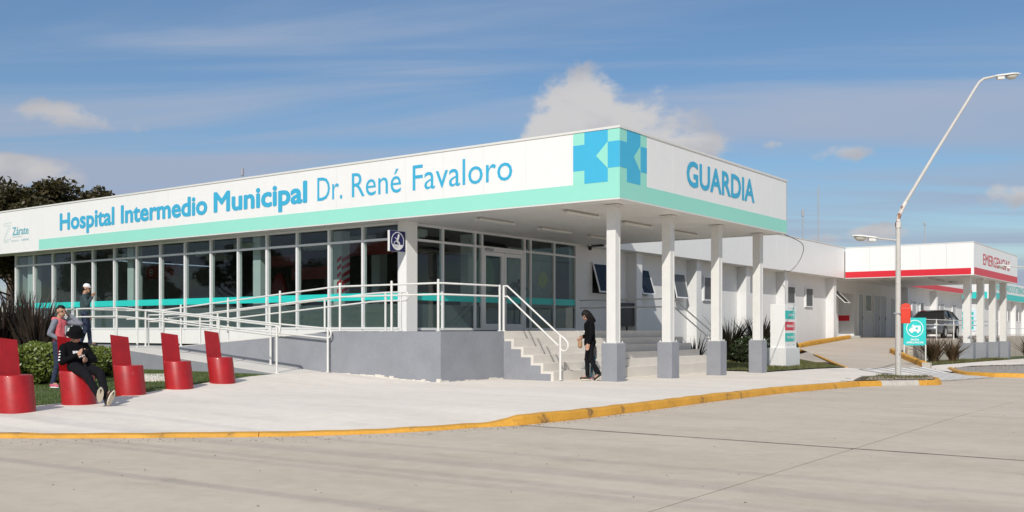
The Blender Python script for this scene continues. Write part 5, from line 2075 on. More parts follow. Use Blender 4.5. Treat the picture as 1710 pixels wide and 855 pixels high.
    mb = MB()
    mb.extr([bq(w + .002, -.1, 1.70), bq(w + .002, .1, 1.70), bq(w + .002, .1, 1.45), bq(w + .002, -.1, 1.45)], e1 * 0.004)
    mb.build('bin_slot', BLACK, Bn)
    MB().box((B.x - .09, B.y - .09, 1.55), (B.x + .09, B.y + .09, 1.58)).build('strap', GREYM, Bn)


build_signs()


# ------------------------------------------------------------------ masts and overhead lines
def build_masts():
    def mast(label, x, y, z0, z1, r, head):
        t = thing('radio_mast', label, 'mast', (x, y, z0))
        MB().tube([(x, y, z0), (x, y, z1)], r, 6).build('pole', GREYM, t)
        if head:
            mb = MB()
            mb.tube([(x, y, z1 - .3), (x, y, z1 + .05)], r * 2.2, 8)
            mb.build('aerial', GREYM, t)
        return t
    mast('thin bare mast rising from the wing roof behind the canopy end', -18.6, 53.8, 5.2, 8.94, 0.035, False)
    m = mast('short mast with small aerial on the wing roof', -19.5, 53.9, 5.2, 7.7, 0.035, True)
    mast('small mast tip showing above the long lettered fascia', -38.8, 31.0, 5.2, 8.85, 0.03, True)
    mast('distant mast tip in the sky right of the tall street lamp', -34.0, 140.0, 0, 15.4, 0.07, True)
    # overhead cables beyond the photographer: their shadows cross the roadway
    off = Vector((TO_SUN.x, TO_SUN.y)) / TO_SUN.z
    for i, (ysh, z, r) in enumerate(((4.75, 7.6, .011), (5.95, 8.4, .008), (6.22, 8.4, .008), (6.82, 8.8, .010), (7.0, 8.8, .007), (7.75, 9.2, .008))):
        y0 = ysh + off.y * (z + .14)
        c = thing('overhead_cable', 'black overhead cable above the road, %s of the six' % ['lowest and thickest', 'second', 'third', 'fourth', 'fifth', 'highest'][i], 'cable', (-7, y0, z), group='overhead cables across the road')
        mb = MB()
        pts = []
        for k in range(13):
            x = -45 + k * 7
            sag = 0.5 * ((x + 3) / 42) ** 2
            pts.append((x, y0 + (x + 7) * 0.055, z + sag))
        mb.tube(pts, r, 6)
        mb.build('cable_line', BLACK, c)


build_masts()


# ------------------------------------------------------------------ parked car
def build_car():
    C = thing('parked_car', 'grey saloon car parked under the emergency canopy, front towards the road', 'car', (-13.1, 55.8, 0.675), R_(-90))
    PAINT = mat('car_paint', (0.13, 0.135, 0.145), 0.28, metal=0.6, var=0.02, coat=0.6, obj=True)
    CG = mat('car_glass', (0.012, 0.014, 0.016), 0.05, var=0.05, obj=True)
    TYRE = mat('tyre', (0.02, 0.02, 0.02), 0.85, var=0.1, obj=True)
    ALLOY = mat('alloy', (0.5, 0.5, 0.52), 0.3, metal=0.8, obj=True)
    LAMP = mat('headlight', (0.75, 0.77, 0.8), 0.08, obj=True)
    # lower body: lofted sections (x, bottom, belt, half width at sill, half width at belt)
    secs = [(-2.27, .42, .92, .62, .60), (-2.2, .30, 1.0, .80, .72), (-1.9, .22, 1.04, .86, .78), (-1.3, .20, 1.0, .88, .82), (-0.4, .20, .97, .88, .84), (0.5, .20, .96, .88, .84),
            (1.1, .20, .95, .88, .83), (1.6, .20, .90, .87, .80), (1.95, .22, .82, .84, .74), (2.15, .26, .73, .76, .66), (2.27, .34, .60, .62, .54)]
    vs = []
    n = 10
    for (x, zb, zt, wb, wt) in secs:
        zm = zb + (zt - zb) * .55
        vs += [(x, -wb * .9, zb), (x, -wb, zb + .10), (x, -wb * 1.0, zm), (x, -wt, zt - .04), (x, -wt * .8, zt), (x, wt * .8, zt), (x, wt, zt - .04), (x, wb, zm), (x, wb, zb + .10), (x, wb * .9, zb)]
    fs = []
    for i in range(len(secs) - 1):
        for k in range(n):
            k2 = (k + 1) % n
            fs.append((i * n + k, i * n + k2, (i + 1) * n + k2, (i + 1) * n + k))
    fs += [tuple(range(n - 1, -1, -1)), tuple(range((len(secs) - 1) * n, len(secs) * n))]
    mb = MB()
    mb.add(vs, fs, True)
    mb.build('body', PAINT, C, local=True)
    # cabin: glass volume with painted roof and pillars
    prof = [(-1.95, 1.0), (-1.25, 1.38), (-0.7, 1.46), (0.0, 1.465), (0.45, 1.40), (1.25, .95)]
    g = MB()
    vs = []
    for (x, z) in prof:
        t = (z - .95) / .52
        w = .80 - .20 * t
        vs += [(x, -.80, .93), (x, -w, z), (x, w, z), (x, .80, .93)]
    fs = []
    for i in range(len(prof) - 1):
        for k in range(3):
            fs.append((i * 4 + k, i * 4 + k + 1, (i + 1) * 4 + k + 1, (i + 1) * 4 + k))
    g.add(vs, fs, False)
    g.build('cabin_glass', CG, C, local=True)
    r = MB()
    vs = []
    for (x, z) in [(-1.3, 1.375), (-0.7, 1.475), (0.0, 1.48), (0.47, 1.41)]:
        t = (z - .95) / .52
        w = .80 - .20 * t + .012
        vs += [(x, -w, z - .05), (x, -w * .9, z + .008), (x, w * .9, z + .008), (x, w, z - .05)]
    fs = []
    for i in range(3):
        for k in range(3):
            fs.append((i * 4 + k, i * 4 + k + 1, (i + 1) * 4 + k + 1, (i + 1) * 4 + k))
    r.add(vs, fs, True)
    r.build('roof', PAINT, C, local=True)
    for sy in (-1, 1):
        for pts in ([(1.27, .82, .94), (0.45, .645, 1.40)], [(-.35, .845, .95), (-.32, .63, 1.44)], [(-1.95, .80, .98), (-1.25, .64, 1.38)]):
            MB().tube([(p[0], sy * p[1], p[2]) for p in pts], .035, 6).build('pillar', PAINT, C, local=True)
        h = MB()
        h.ell((2.03, sy * .58, .68), (.17, .15, .085), 12, 8)
        h.build('headlight', LAMP, C, local=True)
        f = MB()
        f.ell((2.2, sy * .56, .40), (.06, .10, .05), 10, 6)
        f.build('fog_light', LAMP, C, local=True)
        m_ = MB()
        m_.ell((.85, sy * .98, 1.0), (.08, .11, .07), 10, 6)
        m_.tube([(.9, sy * .82, .96), (.88, sy * .95, .98)], .025, 6)
        m_.build('mirror', PAINT, C, local=True)
        for x in (.3, -.75):
            MB().box((x - .1, sy * .868, .84), (x + .1, sy * .895, .87)).build('door_handle', PAINT, C, local=True)
        for x in (-.38, .75):
            MB().box((x - .006, sy * .876, .32), (x + .006, sy * .884, .93)).build('door_gap', BLACK, C, local=True)
        tl = MB()
        tl.ell((-2.18, sy * .62, .86), (.08, .14, .09), 10, 6)
        tl.build('tail_light', RED, C, local=True)
    MB().box((2.16, -.30, .56), (2.265, .30, .63)).build('grille', BLACK, C, local=True)
    gr = MB()
    gr.box((2.2, -.42, .30), (2.285, .42, .44))
    gr.build('lower_grille', BLACK, C, local=True)
    MB().box((2.255, -.07, .585), (2.285, .07, .635)).build('badge', ALLOY, C, local=True)
    MB().box((2.285, -.2, .44), (2.295, .2, .53)).build('number_plate', mat('plate', (0.05, 0.05, 0.06), 0.4), C, local=True)
    for x in (1.33, -1.27):
        for sy in (-1, 1):
            w = MB()
            w.tube([(x, sy * .70, .31), (x, sy * .90, .31)], .315, 22)
            wo = w.build('wheel', TYRE, C, local=True)
            a = MB()
            a.tube([(x, sy * .895, .31), (x, sy * .906, .31)], .20, 16)
            a.build('rim', ALLOY, wo, local=True)
            ar = MB()
            for k in range(12):
                t0, t1 = math.pi * k / 12, math.pi * (k + 1) / 12
                ar.extr([(x + q * math.cos(t), sy * .878, .31 + q * math.sin(t)) for q, t in ((.34, t0), (.34, t1), (.39, t1), (.39, t0))], (0, sy * .02, 0))
            ar.build('wheel_arch', BLACK, C, local=True)


build_car()


# ------------------------------------------------------------------ planting
def phormium(label, x, y, z, h, n, m, spread=0.55, group='spiky flax plants'):
    P = thing('flax_plant', label, 'plant', (x, y, z), group=group)
    mb = MB()
    for k in range(n):
        a = rnd.uniform(0, 6.2832)
        L = h * rnd.uniform(.65, 1.1)
        lean = rnd.uniform(0.05, spread) * L
        r0 = rnd.uniform(0, .22) * h * .6
        bx, by = x + r0 * math.cos(a + rnd.uniform(-.6, .6)), y + r0 * math.sin(a + rnd.uniform(-.6, .6))
        w = rnd.uniform(.022, .04) * max(h, 1.0) * .8
        dx, dy = math.cos(a), math.sin(a)
        tw = rnd.uniform(-.5, .5)
        sx, sy = -math.sin(a + tw), math.cos(a + tw)
        pts = []
        droop = rnd.random() < .18
        for q in range(6):
            t = q / 5
            out = lean * t ** 1.7
            zz = L * (t if not droop else t * (1.25 - .55 * t * t) * .85)
            ww = w * (0.8 + .4 * t if t < .5 else (1 - t) * 2.0) if q < 5 else 0.002
            pts.append((bx + dx * out - sx * ww, by + dy * out - sy * ww, z + zz))
            pts.append((bx + dx * out + sx * ww, by + dy * out + sy * ww, z + zz))
        mb.add(pts, [(2 * q, 2 * q + 1, 2 * q + 3, 2 * q + 2) for q in range(5)])
    mb.build('blades', m, P)
    MB().ell((x, y, z + .03), (.2 * h, .2 * h, .06), 10, 5).build('crown', SOIL, P)
    return P


def leaf_quad(mb, c, s, nrm=None):
    a, b = rnd.uniform(0, 6.2832), rnd.uniform(-1, 1)
    n = Vector((math.cos(a) * math.sqrt(1 - b * b), math.sin(a) * math.sqrt(1 - b * b), abs(b) * .8 + .2))
    t = n.orthogonal().normalized()
    t.rotate(Matrix.Rotation(rnd.uniform(0, 6.28), 3, n.normalized()))
    w = n.cross(t).normalized()
    c = Vector(c)
    mb.add([c - t * s, c + w * s * .5, c + t * s * 1.1, c - w * s * .5], [(0, 1, 2, 3)])


def hedge(label, boxes, leaf, n, m):
    """rounded bush masses built from leaves on lumpy ellipsoids; boxes: (cx, cy, cz, rx, ry, rz)"""
    x, y = boxes[0][0], boxes[0][1]
    B = thing('hedge', label, 'hedge', (x, y, gz(x, y)), group='clipped shrubs')
    mb = MB()
    tot = sum(b[3] * b[5] for b in boxes)
    for b in boxes:
        k = int(n * b[3] * b[5] / tot)
        for _ in range(k):
            d = Vector((rnd.gauss(0, 1), rnd.gauss(0, 1), rnd.gauss(0, 1)))
            d.normalize()
            if d.z < -.75:
                d.z *= -1
            r = 1 + .16 * noise.noise(d * 3.1 + Vector((b[0], b[1], 0))) - abs(rnd.gauss(0, .07))
            leaf_quad(mb, (b[0] + d.x * b[3] * r, b[1] + d.y * b[4] * r, max(b[2] + d.z * b[5] * r, b[2] - b[5] * .9)), leaf * rnd.uniform(.7, 1.3))
    mb.build('foliage', m, B)
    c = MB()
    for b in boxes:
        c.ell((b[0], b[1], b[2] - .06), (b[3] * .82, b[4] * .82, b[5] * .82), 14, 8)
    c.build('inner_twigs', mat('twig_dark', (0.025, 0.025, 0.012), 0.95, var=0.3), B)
    return B


def tree(label, x, y, z, h, cr, n, leaf, m, seed, trunk=True):
    rr = random.Random(seed)
    T = thing('tree', label, 'tree', (x, y, z), group='dark trees behind the building')
    tk = MB()
    top = z + h * .62
    tk.tube([(x, y, z - .3), (x + .1, y, z + h * .3), (x + .25, y + .1, top)], [.30 * h / 10, .22 * h / 10, .10 * h / 10], 8)
    clumps = []
    for k in range(22):
        a = rr.uniform(0, 6.28)
        e = rr.uniform(-.35, 1.0)
        q = rr.uniform(.35, 1.0)
        c = Vector((x + cr * q * math.cos(a) * math.cos(e * .9), y + cr * q * math.sin(a) * math.cos(e * .9), z + h * .66 + h * .30 * q * math.sin(e)))
        clumps.append((c, cr * rr.uniform(.22, .40)))
        s = Vector((x + .15, y, z + h * rr.uniform(.3, .55)))
        mid = s.lerp(c, .5) + Vector((0, 0, -.3))
        tk.tube([s, mid, c], [.10 * h / 10, .06 * h / 10, .02], 5)
    tk.build('trunk', BARK, T)
    mb = MB()
    per = n // len(clumps)
    for c, r in clumps:
        for _ in range(per):
            d = Vector((rr.gauss(0, 1), rr.gauss(0, 1), rr.gauss(0, 1)))
            d.normalize()
            q = r * (rr.random() ** .45) * (1 + .45 * noise.noise(d * 2.3 + c))
            leaf_quad(mb, c + Vector((d.x * q, d.y * q, d.z * q * .72)), leaf * rr.uniform(.6, 1.4))
    mb.build('crown', m, T)
    return T


def build_planting():
    FLAX = mat_leaf('flax_bronze', (0.016, 0.012, 0.009), (0.06, 0.04, 0.03), 0.15, 0.45)
    FLAXG = mat_leaf('flax_green', (0.008, 0.009, 0.006), (0.034, 0.030, 0.016), 0.15, 0.45)
    FLAXR = mat_leaf('flax_red', (0.035, 0.02, 0.013), (0.20, 0.13, 0.075), 0.25, 0.5)
    HG = mat_leaf('hedge_leaf', (0.065, 0.105, 0.016), (0.29, 0.34, 0.085), 0.3, 0.4)
    HD = mat_leaf('dark_hedge_leaf', (0.015, 0.025, 0.008), (0.05, 0.07, 0.022), 0.2, 0.45)
    for i, (x, y, h, n) in enumerate(((-22.1, 11.0, 1.7, 150), (-21.7, 11.5, 1.75, 150), (-20.75, 11.2, 1.55, 110), (-22.6, 11.7, 1.8, 120), (-22.5, 12.3, 1.6, 90), (-23.4, 11.2, 1.8, 120))):
        phormium(['dark bronze flax clump behind the hedge at the left photo edge', 'tallest dark bronze flax clump behind the clipped hedge', 'dark bronze flax clump left of the standing boy', 'dark bronze flax clump deepest behind the hedge', 'small bronze flax clump between hedge and ramp landing', 'bronze flax clump farthest left behind the hedge'][i], x, y, gz(x, y), h, n, FLAX, 0.36)
    hedge('clipped bright green hedge behind the red seats at the left', [(-19.6, 9.6, .42, .8, .55, .42), (-19.3, 10.4, .42, .75, .6, .44), (-19.6, 11.3, .44, .7, .6, .40), (-20.6, 8.8, .40, .9, .7, .42), (-19.9, 12.1, .42, .5, .5, .34)], .045, 15000, HG)
    # planting between columns and wing
    for i, (x, y, h, n) in enumerate(((-16.2, 36.6, 1.7, 120), (-15.8, 38.6, 1.8, 140), (-16.4, 40.6, 1.7, 120), (-14.9, 30.9, 1.15, 40))):
        phormium(['spiky flax between the second and third columns', 'spiky flax seen between the third and fourth columns', 'spiky flax just left of the white directory pillar', 'thin spiky flax beside the far stair rail'][i], x, y, gz(x, y), h, n, FLAXG, 0.75)
    hedge('low dark rounded bush between the third and fourth columns', [(-15.2, 36.6, .25, .95, .9, .62), (-14.9, 38.2, .22, .9, .9, .62), (-15.9, 39.4, .2, .8, .8, .6)], .05, 11000, HD)
    # right side beds
    for i, (x, y, h, n) in enumerate(((-10.9, 46.4, 1.25, 130), (-10.6, 48.6, 1.1, 120), (-10.6, 68.5, 1.3, 70), (-10.2, 70.5, 1.2, 60), (-14.0, 70.5, 1.4, 60))):
        phormium(['reddish flax plant right of the ambulance sign', 'reddish flax plant against the beige retaining wall', 'flax plant right of the emergency canopy posts', 'small flax plant at the far right photo edge', 'flax plant behind the emergency canopy posts'][i], x, y, gz(x, y), h, n, FLAXR, 1.35)
    # trees behind the left part of the building
    TL = mat_leaf('tree_leaf', (0.026, 0.026, 0.009), (0.10, 0.08, 0.03), 0.25, 0.5)
    tree('dark tree with rounded crown at the left edge above the roof', -60.5, 30.8, 0, 10.9, 3.8, 20000, .15, TL, 3)
    tree('dark lower tree above the left roof line, between two taller crowns', -60.5, 33.6, 0, 9.9, 3.0, 16000, .16, TL, 5)
    tree('dark tree with spreading crown, rightmost above the left roof line', -57.0, 32.9, 0, 10.7, 3.1, 19000, .15, TL, 9)
    first = tree('dark street tree across the road, seen mirrored in the glazed front', -46, -19, 0, 8.0, 3.6, 9000, .17, TL, 31)
    for x, y, rz, sc in ((-56, -22, 1.2, 1.1), (-66, -20, 2.6, .95), (-77, -23, 4.0, 1.2), (-89, -20, 5.1, 1.0), (-102, -24, .6, 1.25), (-36, -23, 3.3, .85)):
        c = copy_tree(first)
        c.location = (x, y, 0)
        c.rotation_euler = (0, 0, rz)
        c.scale = (sc, sc, sc)
    for o in COL.objects:
        if o.name.startswith('tree') and o.parent is None and o.location.y < 0:
            o['group'] = 'street trees across the road'
    tree('tall dark tree beyond the left end of the glazed front', -47, 26, 0, 7.2, 3.4, 12000, .12, TL, 12)
    tree('dense dark tree filling the gap below the left end of the fascia', -43, 22.5, 0, 5.6, 2.8, 12000, .10, TL, 15)
    tree('dark tree partly hidden behind the flax at the left edge', -49, 18.5, 0, 6.2, 3.2, 11000, .11, TL, 17)


build_planting()


# ------------------------------------------------------------------ people
def blob(bones, balls, voxel, smooth=4, fold=0.0, fscale=9.0, seed=0.0):
    """one continuous surface grown round tapered bones (a, b, ra, rb) and ellipsoids (centre, radii)"""
    mb = MB()
    for (a, b, ra, rb) in bones:
        a, b = Vector(a), Vector(b)
        mb.ell(a, (ra, ra, ra), 12, 8)
        mb.ell(b, (rb, rb, rb), 12, 8)
        if (b - a).length > 1e-4:
            mb.tube([a, b], [ra, rb], 12, caps=True)
    for (c, r) in balls:
        mb.ell(c, r, 16, 12)
    me = bpy.data.meshes.new('figure')
    me.from_pydata(mb.v, [], mb.f)
    o = bpy.data.objects.new('figure', me)
    COL.objects.link(o)
    md = o.modifiers.new('r', 'REMESH')
    md.mode = 'VOXEL'
    md.voxel_size = voxel
    if smooth:
        sm = o.modifiers.new('s', 'SMOOTH')
        sm.factor = 0.5
        sm.iterations = smooth
    dg = bpy.context.evaluated_depsgraph_get()
    out = bpy.data.meshes.new_from_object(o.evaluated_get(dg))
    bpy.data.objects.remove(o, do_unlink=True)
    bpy.data.meshes.remove(me)
    if fold > 0:
        nr = [v.normal.copy() for v in out.vertices]
        for v, n_ in zip(out.vertices, nr):
            p = v.co
            q = Vector((p.x * fscale, p.y * fscale, p.z * fscale * 1.5 + seed))
            v.co = p + n_ * fold * (noise.noise(q) + .5 * noise.noise(q * 2.3))
    out.polygons.foreach_set('use_smooth', [True] * len(out.polygons))
    out.update()
    return out


SKIN = mat('skin', (0.42, 0.23, 0.15), 0.55, var=0.05, vscale=9, obj=True)
HAIR = mat('dark_hair', (0.008, 0.006, 0.006), 0.6, var=0.3, vscale=40, obj=True, spec=0.2)


def hand_bones(w, d, up, side):
    """palm and five fingers from wrist w along direction d; side = thumb direction"""
    w, d, up, side = Vector(w), Vector(d).normalized(), Vector(up).normalized(), Vector(side).normalized()
    B = [(w, w + d * .075, .024, .026), (w + side * .02, w + d * .075 + side * .026, .018, .018), (w - side * .015, w + d * .07 - side * .024, .018, .017)]
    for k, (o, L) in enumerate(((.030, .070), (.011, .080), (-.010, .074), (-.030, .058))):
        a = w + d * .078 + side * o
        b = a + d * L * .55 - up * L * .12
        c = b + d * L * .42 - up * L * .35
        B += [(a, b, .0105, .0098), (b, c, .0098, .0085)]
    t0 = w + d * .02 + side * .025
    t1 = t0 + d * .04 + side * .032
    B += [(t0, t1, .014, .0115), (t1, t1 + d * .032 + side * .004, .0115, .010)]
    return B


def head_shape(H, fwd, neck, s=1.0):
    """bones and balls of a head centred at H that looks along fwd"""
    H, f = Vector(H), Vector(fwd).normalized()
    up = Vector((0, 0, 1))
    sd = up.cross(f).normalized()
    upl = f.cross(sd).normalized()
    P = lambda a, b, c: H + f * a * s + sd * b * s + upl * c * s
    bones = [(P(-.012, 0, .03), P(.012, 0, .035), .083 * s, .078 * s), (P(.02, 0, -.05), P(.045, 0, -.075), .06 * s, .042 * s),
             (P(.085, 0, .015), P(.107, 0, -.018), .011 * s, .016 * s), (P(.075, -.03, -.055), P(.075, .03, -.055), .016 * s, .016 * s),
             (P(.078, -.05, .028), P(.078, .05, .028), .014 * s, .014 * s),
             (P(0, .078, .01), P(-.01, .084, -.025), .018 * s, .012 * s), (P(0, -.078, .01), P(-.01, -.084, -.025), .018 * s, .012 * s),
             (Vector(neck), P(-.02, 0, -.06), .056 * s, .052 * s)]
    return bones, P


def person(name_label, loc, rz, J, look, top, trousers, shoes, sleeves=True, scale=1.0, legs_to=.97, waist=.10, gird=1.0, hands=None, foot_dirs=None, seedv=0.0, zlift=0.0):
    """J: joints (neck, head, chest, waist, pelvis, sl/sr shoulders, el/er elbows, wl/wr wrists, hl/hr hips, kl/kr knees, al/ar ankles)"""
    Pn = thing('person', name_label, 'person', loc, rz)
    J = {k: Vector(v) * scale for k, v in J.items()}
    S = scale
    hb, HP = head_shape(J['head'], look, J['neck'], S)
    bones = list(hb)
    bones += [(J['neck'], J['chest'], .05 * S, .09 * S), (J['chest'], J['pelvis'], .10 * S, .105 * S)]
    for q in 'lr':
        bones += [(J['chest'], J['s' + q], .06 * S, .048 * S), (J['s' + q], J['e' + q], .046 * S, .036 * S), (J['e' + q], J['w' + q], .035 * S, .024 * S),
                  (J['pelvis'], J['h' + q], .09 * S, .078 * S), (J['h' + q], J['k' + q], .074 * S, .050 * S), (J['k' + q], J['a' + q], .048 * S, .034 * S)]
        fd = Vector(foot_dirs[q]) if foot_dirs else Vector((1, 0, -.15))
        bones += [(J['a' + q], J['a' + q] + fd.normalized() * .12 * S, .034 * S, .028 * S)]
        hd = (J['w' + q] - J['e' + q]).normalized()
        sdv = Vector(hands[q]) if hands and q in hands else Vector((1, 0, 0))
        sdv = (sdv - hd * sdv.dot(hd)).normalized()
        bones += [(Vector(a), Vector(b), ra * S ** .5, rb * S ** .5) for a, b, ra, rb in hand_bones(J['w' + q], hd, hd.cross(sdv) * (1 if q == 'l' else -1), sdv)]
    me = blob(bones, [], .0085, 3)
    link('body', me, Pn, SKIN, True)
    # eyes and mouth line
    for b in (-.031, .031):
        MB().ell(HP(.083, b, .008), (.011 * S, .011 * S, .008 * S), 8, 6).build('eye', BLACK, Pn, True)
    # garments
    tb = [(J['neck'] - Vector((0, 0, .035)), J['chest'], .068 * S, .125 * S * gird), (J['chest'], J['waist'], .128 * S * gird, .125 * S * gird), (J['waist'], J['pelvis'] + (J['waist'] - J['pelvis']) * waist, .125 * S * gird, .135 * S * gird)]
    tb += [(J['chest'] + (J['sl'] - J['chest']) * .45, J['waist'] + (J['hl'] - J['pelvis']) * .6, .105 * S, .10 * S * gird), (J['chest'] + (J['sr'] - J['chest']) * .45, J['waist'] + (J['hr'] - J['pelvis']) * .6, .105 * S, .10 * S * gird)]
    sl = []
    for q in 'lr':
        sl += [(J['chest'], J['s' + q], .085 * S, .066 * S), (J['s' + q], J['e' + q], .066 * S, .054 * S), (J['e' + q], J['e' + q].lerp(J['w' + q], .93), .054 * S, .040 * S)]
    if sleeves is True:
        link('top', blob(tb + sl, [], .011, 4, .006, 10, seedv), Pn, top, True)
    else:
        link('top', blob(tb, [], .011, 4, .006, 10, seedv), Pn, top, True)
        link('sleeves', blob(sl, [], .011, 4, .005, 11, seedv), Pn, sleeves, True)
    lb = [(J['waist'].lerp(J['pelvis'], .6), J['pelvis'], .118 * S, .122 * S)]
    for q in 'lr':
        lb += [(J['pelvis'], J['h' + q], .105 * S, .095 * S), (J['h' + q], J['k' + q], .092 * S, .066 * S), (J['k' + q], J['k' + q].lerp(J['a' + q], legs_to), .064 * S, .050 * S)]
    link('trousers', blob(lb, [], .011, 4, .005, 11, seedv + 5), Pn, trousers, True)
    for q in 'lr':
        fd = (Vector(foot_dirs[q]) if foot_dirs else Vector((1, 0, 0))).normalized()
        a = J['a' + q]
        dn = Vector((0, 0, -1))
        dn = (dn - fd * dn.dot(fd)).normalized()
        up = blob([(a - fd * .03 * S + dn * .02 * S, a + fd * .06 * S + dn * .028 * S, .045 * S, .044 * S), (a + fd * .06 * S + dn * .028 * S, a + fd * .155 * S + dn * .04 * S, .044 * S, .036 * S), (a, a + dn * .02, .046 * S, .046 * S)], [], .008, 3)
        so = link('shoe', up, Pn, shoes[0], True)
        sb = MB()
        n = 12
        sd = fd.cross(dn).normalized()
        c0 = a + dn * .072 * S
        rim = []
        for k in range(n):
            t = k / n * 6.2832
            L = .062 + .118 * (.5 + .5 * math.cos(t)) if math.cos(t) > -2 else 0
            rim.append(c0 + fd * ((.06 + .13 * math.cos(t)) * S) + sd * (.046 * math.sin(t) * S))
        sb.extr(rim, -dn * .022 * S)
        sb.build('sole', shoes[1], so, True)
    return Pn, HP, J


def cap_mesh(HP, H, r, fwd, S=1.0, brim='front', m=None, parent=None, name='cap', depth=.0):
    pass


def hair_blob(parent, HP, pieces, S=1.0, m=None, name='hair'):
    bones = [(HP(*a), HP(*b), ra * S, rb * S) for a, b, ra, rb in pieces]
    link(name, blob(bones, [], .010, 2, .004, 40, 3), parent, m or HAIR, True)


def build_people():
    BLK = mat('black_cotton', (0.005, 0.005, 0.006), 0.9, var=0.2, vscale=20, obj=True, spec=0.1)
    BLK2 = mat('charcoal_trousers', (0.010, 0.010, 0.012), 0.9, var=0.2, vscale=20, obj=True, spec=0.1)
    JEAN = mat('dark_denim', (0.02, 0.03, 0.065), 0.85, var=0.25, vscale=30, obj=True)
    PINK = mat('pink_hoodie', (0.68, 0.13, 0.15), 0.85, var=0.08, vscale=20, obj=True)
    GREYC = mat('grey_sleeves', (0.19, 0.20, 0.24), 0.85, var=0.15, vscale=30, obj=True)
    GREENC = mat('dark_green_pullover', (0.035, 0.06, 0.065), 0.85, var=0.15, vscale=20, obj=True)
    SH_B = mat('black_shoe', (0.015, 0.015, 0.016), 0.6, obj=True)
    SOLE = mat('pale_sole', (0.60, 0.52, 0.40), 0.7, obj=True)
    SH_P = mat('pink_shoe', (0.55, 0.12, 0.18), 0.6, obj=True)
    WHC = mat('white_cotton', (0.75, 0.75, 0.74), 0.8, obj=True)

    # --- boy sitting on the second seat, looking at a phone (faces +X)
    J = dict(head=(-.10, -.01, 1.035), neck=(-.165, 0, .925), chest=(-.155, 0, .83), waist=(-.10, 0, .66), pelvis=(-.02, 0, .575), sl=(-.15, .165, .85), sr=(-.15, -.165, .85),
             el=(-.02, .235, .66), er=(-.03, -.245, .64), wl=(.14, .04, .665), wr=(.15, -.10, .745), hl=(.0, .09, .57), hr=(.0, -.09, .57),
             kl=(.40, .12, .47), kr=(.41, -.10, .46), al=(.755, .04, .10), ar=(.735, -.07, .16))
    x, y = -14.08, 8.22
    P, HP, J = person('boy in black sitting slouched on a red seat looking at his phone', (x, y, walk_z(x, y)), R_(-4), J, (.80, -.25, -.55), BLK, BLK2, (SH_B, SOLE), foot_dirs={'l': (.45, .12, .88), 'r': (.5, -.15, .85)}, hands={'l': (0, 0, 1), 'r': (0, .4, 1)}, seedv=1)
    # bucket hat
    hb = MB()
    n = 20
    rows = [(.09, .10, .118), (.11, .085, .095), (.13, .075, .088), (.142, .05, .06), (.147, 0.0, 0.0)]
    rings = []
    for (c, ra, rb) in [(.012, .128, .135), (.035, .108, .112), (.05, .098, .10), (.11, .088, .09), (.125, .075, .078), (.130, .03, .03)]:
        rings.append([HP(ra * math.cos(t / n * 6.2832) - .005, rb * math.sin(t / n * 6.2832), c) for t in range(n)])
    hb.add([v for r in rings for v in r], [(i * n + k, i * n + (k + 1) % n, (i + 1) * n + (k + 1) % n, (i + 1) * n + k) for i in range(len(rings) - 1) for k in range(n)], True)
    hb.add(rings[-1], [tuple(range(n))])
    hb.build('bucket_hat', BLK, P, True)
    hair_blob(P, HP, [((-.05, .045, .0), (-.06, .02, -.05), .045, .03), ((-.05, -.045, .0), (-.06, -.02, -.05), .045, .03)])
    # white print on chest and sleeve
    pr = MB()
    cx = Vector((.010, -.015, .765))
    for r0 in range(2):
        for c0 in range(5):
            yy = -.085 + c0 * .036
            zz = .80 - r0 * .06
            xx = .012 - abs(yy + .01) * .30 + (0.80 - zz) * .22
            pr.hexa([(xx - .01, yy, zz - .045), (xx + .006, yy, zz - .045), (xx + .006, yy + .028, zz - .045), (xx - .01, yy + .028, zz - .045)], [(xx - .03, yy, zz), (xx - .012, yy, zz), (xx - .012, yy + .028, zz), (xx - .03, yy + .028, zz)])
    pr.build('chest_print', WHC, P, True)
    sp = MB()
    a, b = Vector((-.15, -.165, .85)), Vector((-.03, -.245, .64))
    for k in range(4):
        c = a.lerp(b, .25 + k * .2)
        sp.ell(c + Vector((.012, -.048, -.005)), (.026, .024, .016), 8, 6)
    sp.build('sleeve_print', WHC, P, True)
    ph = thing('phone', 'dark phone held by the sitting boy', 'phone', (x, y, walk_z(x, y)), R_(-4))
    mb = MB()
    mb.hexa([(.235, -.085, .77), (.245, -.09, .76), (.260, -.02, .76), (.25, -.015, .77)], [(.315, -.10, .83), (.322, -.103, .82), (.337, -.033, .82), (.33, -.03, .83)])
    mb.build('case', BLACK, ph, True)

    # --- standing boy in pink and grey, behind the seats
    Jst = dict(head=(.03, 0, 1.58), neck=(-.01, 0, 1.44), chest=(0, 0, 1.30), waist=(0, 0, 1.06), pelvis=(0, 0, .93), sl=(0, .17, 1.37), sr=(0, -.17, 1.37),
               hl=(0, .09, .90), hr=(0, -.09, .90), kl=(.02, .10, .50), kr=(.0, -.10, .50), al=(-.02, .10, .085), ar=(-.02, -.10, .085),
               el=(.05, .27, 1.12), er=(-.02, -.25, 1.10), wl=(.2, .18, 1.0), wr=(.10, -.20, .96))
    J2 = dict(Jst)
    J2.update(el=(.31, .25, 1.33), wl=(.10, .17, 1.52), er=(-.07, -.24, 1.12), wr=(.11, -.17, 1.00), kl=(.03, .10, .5), al=(.20, .13, .085), kr=(.0, -.08, .5), ar=(-.10, -.09, .085))
    x, y = -17.74, 9.97
